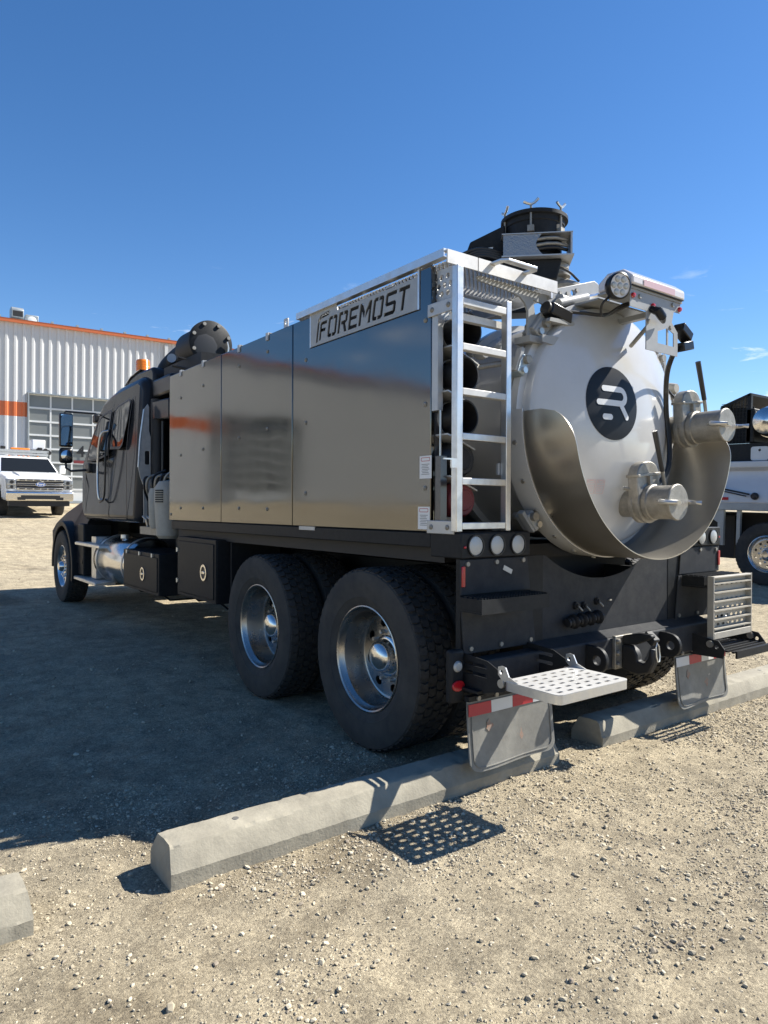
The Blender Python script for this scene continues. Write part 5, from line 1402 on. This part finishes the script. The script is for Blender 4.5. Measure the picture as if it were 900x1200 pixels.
# rooftop ventilators
hv = thing('roof_vent', 'grey cowled ventilator with square hood on the workshop roof', 'ventilator', (1.28, 28.7, BZ1 + .10))
MB().cyl((0, 0, -.1), (0, 0, .45), .22, n=20).build('stack', 'hvac', hv)
MB().prism([(-.45, .25), (-.05, .1), (.3, .3), (.3, .8), (-.25, .85), (-.45, .7)], 'x', -.32, .32).build('hood', 'hvac', hv, bevel=.03)
MB().prism([(-.452, .30), (-.20, .20), (-.20, .62), (-.452, .62)], 'x', -.26, .26).build('hood_mouth', 'dark', hv)
hv2 = thing('roof_duct', 'grey boxy air duct left of the ventilator on the workshop roof', 'duct', (.15, 28.8, BZ1 + .06))
MB().box(-.9, .55, -.35, .35, -.05, .34).build('duct_run', 'hvac', hv2, bevel=.03)
MB().cyl((-1.0, 0, .2), (.6, 0, .2), .25, n=20).build('duct_pipe', 'hvac', hv2)
for o_ in (hv, hv2): o_.scale = (.68, .68, .68)
hv3 = thing('roof_fan', 'small grey roof fan box right of the ventilator', 'fan', (1.80, 28.8, BZ1 + .06))
MB().box(-.22, .24, -.3, .3, -.05, .40).build('fan_box', 'hvac', hv3, bevel=.02)
MB().lathe([(.0, -.31), (.14, -.31), (.17, -.30), (.17, -.2)], (0, 0, .18), (0, 1, 0), 20).build('fan_cowl', 'frame', hv3)

# ---------------- white pickup facing the camera
gz = float(gbase(np.array(1.0), np.array(23.4)))
PU = thing('pickup_truck', 'white pickup with chrome bumper and flat roof rack parked before the workshop', 'pickup', (1.02, 22.4, gz - .06), (R(2.0), 0, R(3)))
# local: x across, y back from the nose, z up
def pu(name, b_, mt, parent=PU, **kw): return b_.build(name, mt, parent, **kw)
body = pu('body', MB().prism([(.10, .55), (.06, .95), (.12, 1.22), (.30, 1.34), (1.35, 1.43), (1.55, 1.44), (5.9, 1.44), (5.9, .55), (2.1, .55), (1.95, .95), (1.6, 1.10), (1.2, 1.10), (.85, .95), (.75, .55)], 'x', -1.0, 1.0), 'pwhite', bevel=.11, seg=4)
pu('hood_bulge', MB().prism([(.32, 1.335), (1.4, 1.43), (1.4, 1.475), (.45, 1.40)], 'x', -.55, .55), 'pwhite', bevel=.03)
cabp = [(1.40, 1.42), (2.20, 1.95), (2.45, 2.0), (3.9, 2.0), (4.05, 1.95), (4.15, 1.42)]
b = MB(); vs_ = []
for s in (-1, 1):
    for y, z in cabp: vs_.append((s * (.96 if z < 1.5 else .80), y, z))
b.add(vs_, [(i, (i + 1) % 6, 6 + (i + 1) % 6, 6 + i) for i in range(6)] + [tuple(range(5, -1, -1)), tuple(range(6, 12))])
cb_ = pu('cabin', b, 'pwhite', bevel=.09, seg=4)
pu('windscreen', MB().add([(-.86, 1.46, 1.475), (.86, 1.46, 1.475), (.73, 2.135, 1.922), (-.73, 2.135, 1.922)], [(0, 1, 2, 3)]), 'glass', cb_)
for s in (-1, 1):
    pu('side_window', MB().add([(s * .962, 1.75, 1.50), (s * .962, 2.75, 1.50), (s * .824, 2.75, 1.93), (s * .824, 2.30, 1.93)], [(0, 1, 2, 3)]), 'glass', cb_)
    pu('headlight', MB().box(min(s * .70, s * .985), max(s * .70, s * .985), .035, .30, .94, 1.26), 'hlamp', bevel=.03)
    pu('headlight_bar', MB().box(min(s * .71, s * .975), max(s * .71, s * .975), .024, .0345, 1.08, 1.10), 'chrome')
    pu('headlight_pod', MB().lathe([(.0, .0), (.055, .0), (.06, .012)], (s * .83, .026, 1.16), (0, 1, 0), 16), 'hose')
    pu('headlight_pod', MB().lathe([(.0, .0), (.045, .0), (.05, .012)], (s * .83, .026, 1.01), (0, 1, 0), 16), 'hose')
    pu('door_mirror', MB().box(min(s * 1.03, s * 1.22), max(s * 1.03, s * 1.22), 1.75, 1.85, 1.42, 1.72), 'pwhite', bevel=.03)
    pu('fog_slot', MB().box(min(s * .45, s * .68), max(s * .45, s * .68), -.045, -.038, .60, .69), 'hose')
    for y in (1.38, 5.0):
        wv = pu('wheel', MB().lathe([(.24, -.11), (.28, -.13), (.38, -.13), (.415, -.10), (.42, 0), (.415, .10), (.38, .13), (.28, .13), (.24, .11)], (s * .87, y, .40), (1, 0, 0), 40, True), 'rubber')
        pu('rim', MB().lathe([(.0, s * .06), (.08, s * .10), (.12, s * .06), (.2, s * .05), (.235, s * .11), (.25, s * .12), (.25, 0), (.0, 0)], (s * .87, y, .40), (1, 0, 0), 28), 'chrome', wv)
        pu('wheel_arch', MB().lathe([(.44, 0), (.50, 0), (.50, s * .035), (.44, s * .03)], (s * .985, y, .43), (1, 0, 0), 24, True, -PI / 2, PI / 2), 'hose')
pu('grille', MB().box(-.69, .69, .04, .10, .92, 1.27), 'hose')
for z in (1.235, 1.125, 1.07, .955): pu('grille_bar', MB().box(-.69, .69, .022, .045, z - (.036 if abs(z - 1.1) > .1 else .010), z + (.030 if abs(z - 1.1) > .1 else .010)), 'chrome', bevel=.006)
for z in (1.235, .955):
    for k in range(6): pu('grille_slot', MB().box(-.62 + k * .215, -.45 + k * .215, .016, .0215, z - .020, z + .014), 'hose')
bdg = pu('badge', MB().plate(circ(0, 1.10, .155, 28, .068), [], FY, -.002, .021), 'fordblue')
pu('badge_rim', MB().plate(circ(0, 1.10, .165, 28, .077), [circ(0, 1.10, .150, 28, .063)], FY, -.005, .0205), 'chrome', bdg)
text_mesh('Ford', .115, 'vinylwhite', 'badge_text', bdg, (0, -.0035, 1.10), (PI / 2, 0, 0), .001)
pu('front_bumper', MB().prism([(-.03, .62), (-.035, .84), (.02, .88), (.2, .88), (.2, .56), (.02, .56)], 'x', -1.0, 1.0), 'chrome', bevel=.03, seg=3)
pu('bumper_opening', MB().box(-.58, .58, -.0375, -.02, .63, .75), 'hose')
pu('air_dam', MB().box(-.9, .9, .06, .3, .40, .555), 'hose')
pu('underbody', MB().box(-.6, .6, .3, 5.8, .38, .56), 'hose')
for k, y in enumerate((1.9,)): 
    for x in (-.45, -.15, 0, .15, .45): pu('cab_marker', MB().lathe([(.0, .025), (.03, .015), (.035, 0)], (x, 2.35, 1.992), (0, 0, 1), 8), 'amber')
rk = pu('roof_rack', MB().box(-.98, .82, 2.4, 2.46, 2.12, 2.18).box(-.98, .82, 4.0, 4.06, 2.12, 2.18).box(-.98, -.92, 2.4, 5.6, 2.12, 2.18).box(.76, .82, 2.4, 5.6, 2.12, 2.18), 'alu')
pu('rack_deck', MB().box(-.98, .82, 2.42, 4.05, 2.185, 2.21).box(-.95, .8, 2.38, 2.398, 2.03, 2.10), 'alu', rk)
pu('rack_post', MB().box(-.9, -.86, 4.16, 4.2, 1.4, 2.12).box(.7, .74, 4.16, 4.2, 1.4, 2.12), 'alu', rk)
pu('amber_bar', MB().box(-.35, .25, 2.6, 2.75, 2.215, 2.28), 'amber', rk, bevel=.02)
for x in (-.62, .55): pu('rack_lamp', MB().box(x - .08, x + .08, 2.45, 2.52, 2.215, 2.32), 'hose', rk, bevel=.02)
crn = pu('service_crane', MB().box(.55, 1.0, 3.6, 4.1, 2.25, 2.62), 'pwhite', bevel=.03)
for k in range(5): pu('crane_fitting', MB().lathe([(.0, -.05), (.07, -.05), (.09, 0), (.07, .05), (.0, .05)], (.62 + .12 * k, 3.5, 2.16 + .07 * (k % 2)), (0, 1, 0), 10), 'dark', crn)
pu('crane_base', MB().box(.6, 1.08, 3.6, 4.2, 1.45, 2.1), 'hvac', crn)
pu('flat_deck', MB().box(-1.1, 1.1, 4.2, 6.4, 1.30, 1.48), 'silverbody')

# ---------------- silver tipper truck parked on the right
RTK = thing('tipper_truck', 'silver bodied tipper truck standing behind the right side of the dark truck', 'truck', (8.2, 3.17, .06))
def rt(name, b_, mt, parent=RTK, **kw): return b_.build(name, mt, parent, **kw)
bdy = rt('tipper_body', MB().prism([(0.0, 1.33), (.02, 1.62), (.06, 1.70), (.06, 1.86), (.0, 1.92), (0, 2.02), (2.4, 2.02), (2.4, 1.33)], 'y', -2.6, 3.0), 'silverbody', bevel=.012)
rt('body_rail', MB().box(-.03, .12, -2.6, 3.0, 1.20, 1.328), 'hvac', bevel=.01)
rt('hopper', MB().box(.1, 2.3, -2.6, 3.0, 2.021, 2.32), 'black')
tb = rt('tie_tab', MB().plate(rrect(.02, .30, 2.03, 2.26, .04), [circ(.16, 2.20, .022)], FX, .06, .095), 'silverbody')
cyl = rt('chrome_tank', MB().lathe([(.0, -.26), (.12, -.245), (.21, -.19), (.245, -.10), (.25, 0), (.265, .005), (.265, .04), (.25, .045), (.25, 1.6), (.0, 1.6)], (.15, .03, 2.665), (1, 0, 0), 40), 'chrome')
rt('tank_guard', MB().box(.10, .9, .28, .42, 2.33, 2.90), 'black', bevel=.02)
cg = rt('cage', MB().prism([(.36, 3.12), (.85, 2.92), (.85, 2.98), (.36, 3.16)], 'x', .1, 1.2), 'black')
msh = MB()
for k in range(9): msh.box(.11, .12, .36 + k * .055, .368 + k * .055, 2.34, 3.13 - k * .022)
for k in range(12): msh.box(.1085, .1185, .36, .84, 2.40 + k * .055, 2.407 + k * .055)
rt('cage_back', MB().box(.30, .32, .38, .84, 2.34, 2.95), 'black', cg)
rt('cage_mesh', msh, 'black', cg, smooth=0)
rt('cage_post', MB().box(.1, .16, .34, .40, 2.33, 3.14).box(.1, .16, .80, .86, 2.33, 2.96), 'black', cg)
rt('strap_arm', MB().tube([(-.03, 1.0, 1.62), (-.05, .7, 1.56), (-.05, .25, 1.47)], .014, 8).tube([(-.03, .9, 1.56), (-.05, .3, 1.44)], .010, 8), 'hose')
rt('arm_pivot', MB().lathe([(.0, -.07), (.04, -.07), (.06, -.03), (.06, 0)], (0, .18, 1.44), (1, 0, 0), 14), 'hose')
rt('side_reflector', MB().box(-.008, .0, .62, .86, 1.37, 1.42), 'red')
rt('rear_bracket', MB().box(.02, .08, .70, .80, .60, 1.20).box(.02, .08, .42, .48, .62, 1.2), 'hvac')
rt('bracket_web', MB().prism([(.80, 1.20), (1.05, 1.2), (1.05, 1.14), (.80, .98)], 'x', .03, .07), 'hvac')
rt('chassis', MB().box(.75, 1.65, -3, 6.5, .70, 1.15), 'dark')
rt('side_skirt', MB().box(.5, 1.9, .75, 5.5, .35, 1.1), 'dark')
for yy in (-.02, -1.38, 5.8):
    for sxx, fl in ((.145, False), (2.25, True)):
        o = link('wheel', TYRE, RTK, (sxx, yy, .50), (0, 0, PI if fl else 0)); link('tread', TREAD, o); link('rim', RIMF, o); link('hub_cap', HUBF, o); link('brake_drum', BRAKE, o)
rt('cab', MB().prism([(3.4, .9), (3.4, 2.9), (3.6, 3.0), (5.0, 3.0), (5.5, 2.1), (6.9, 1.9), (7.0, .9)], 'x', .2, 2.2), 'pwhite', bevel=.08, seg=3)
rt('side_window', MB().prism([(3.8, 2.1), (3.8, 2.75), (4.9, 2.75), (5.2, 2.1)], 'x', .192, .199), 'glass')

# clean up the helper that holds nothing
for o in list(bpy.data.objects):
    if o.type == 'MESH' and len(o.data.polygons) == 0: bpy.data.objects.remove(o)
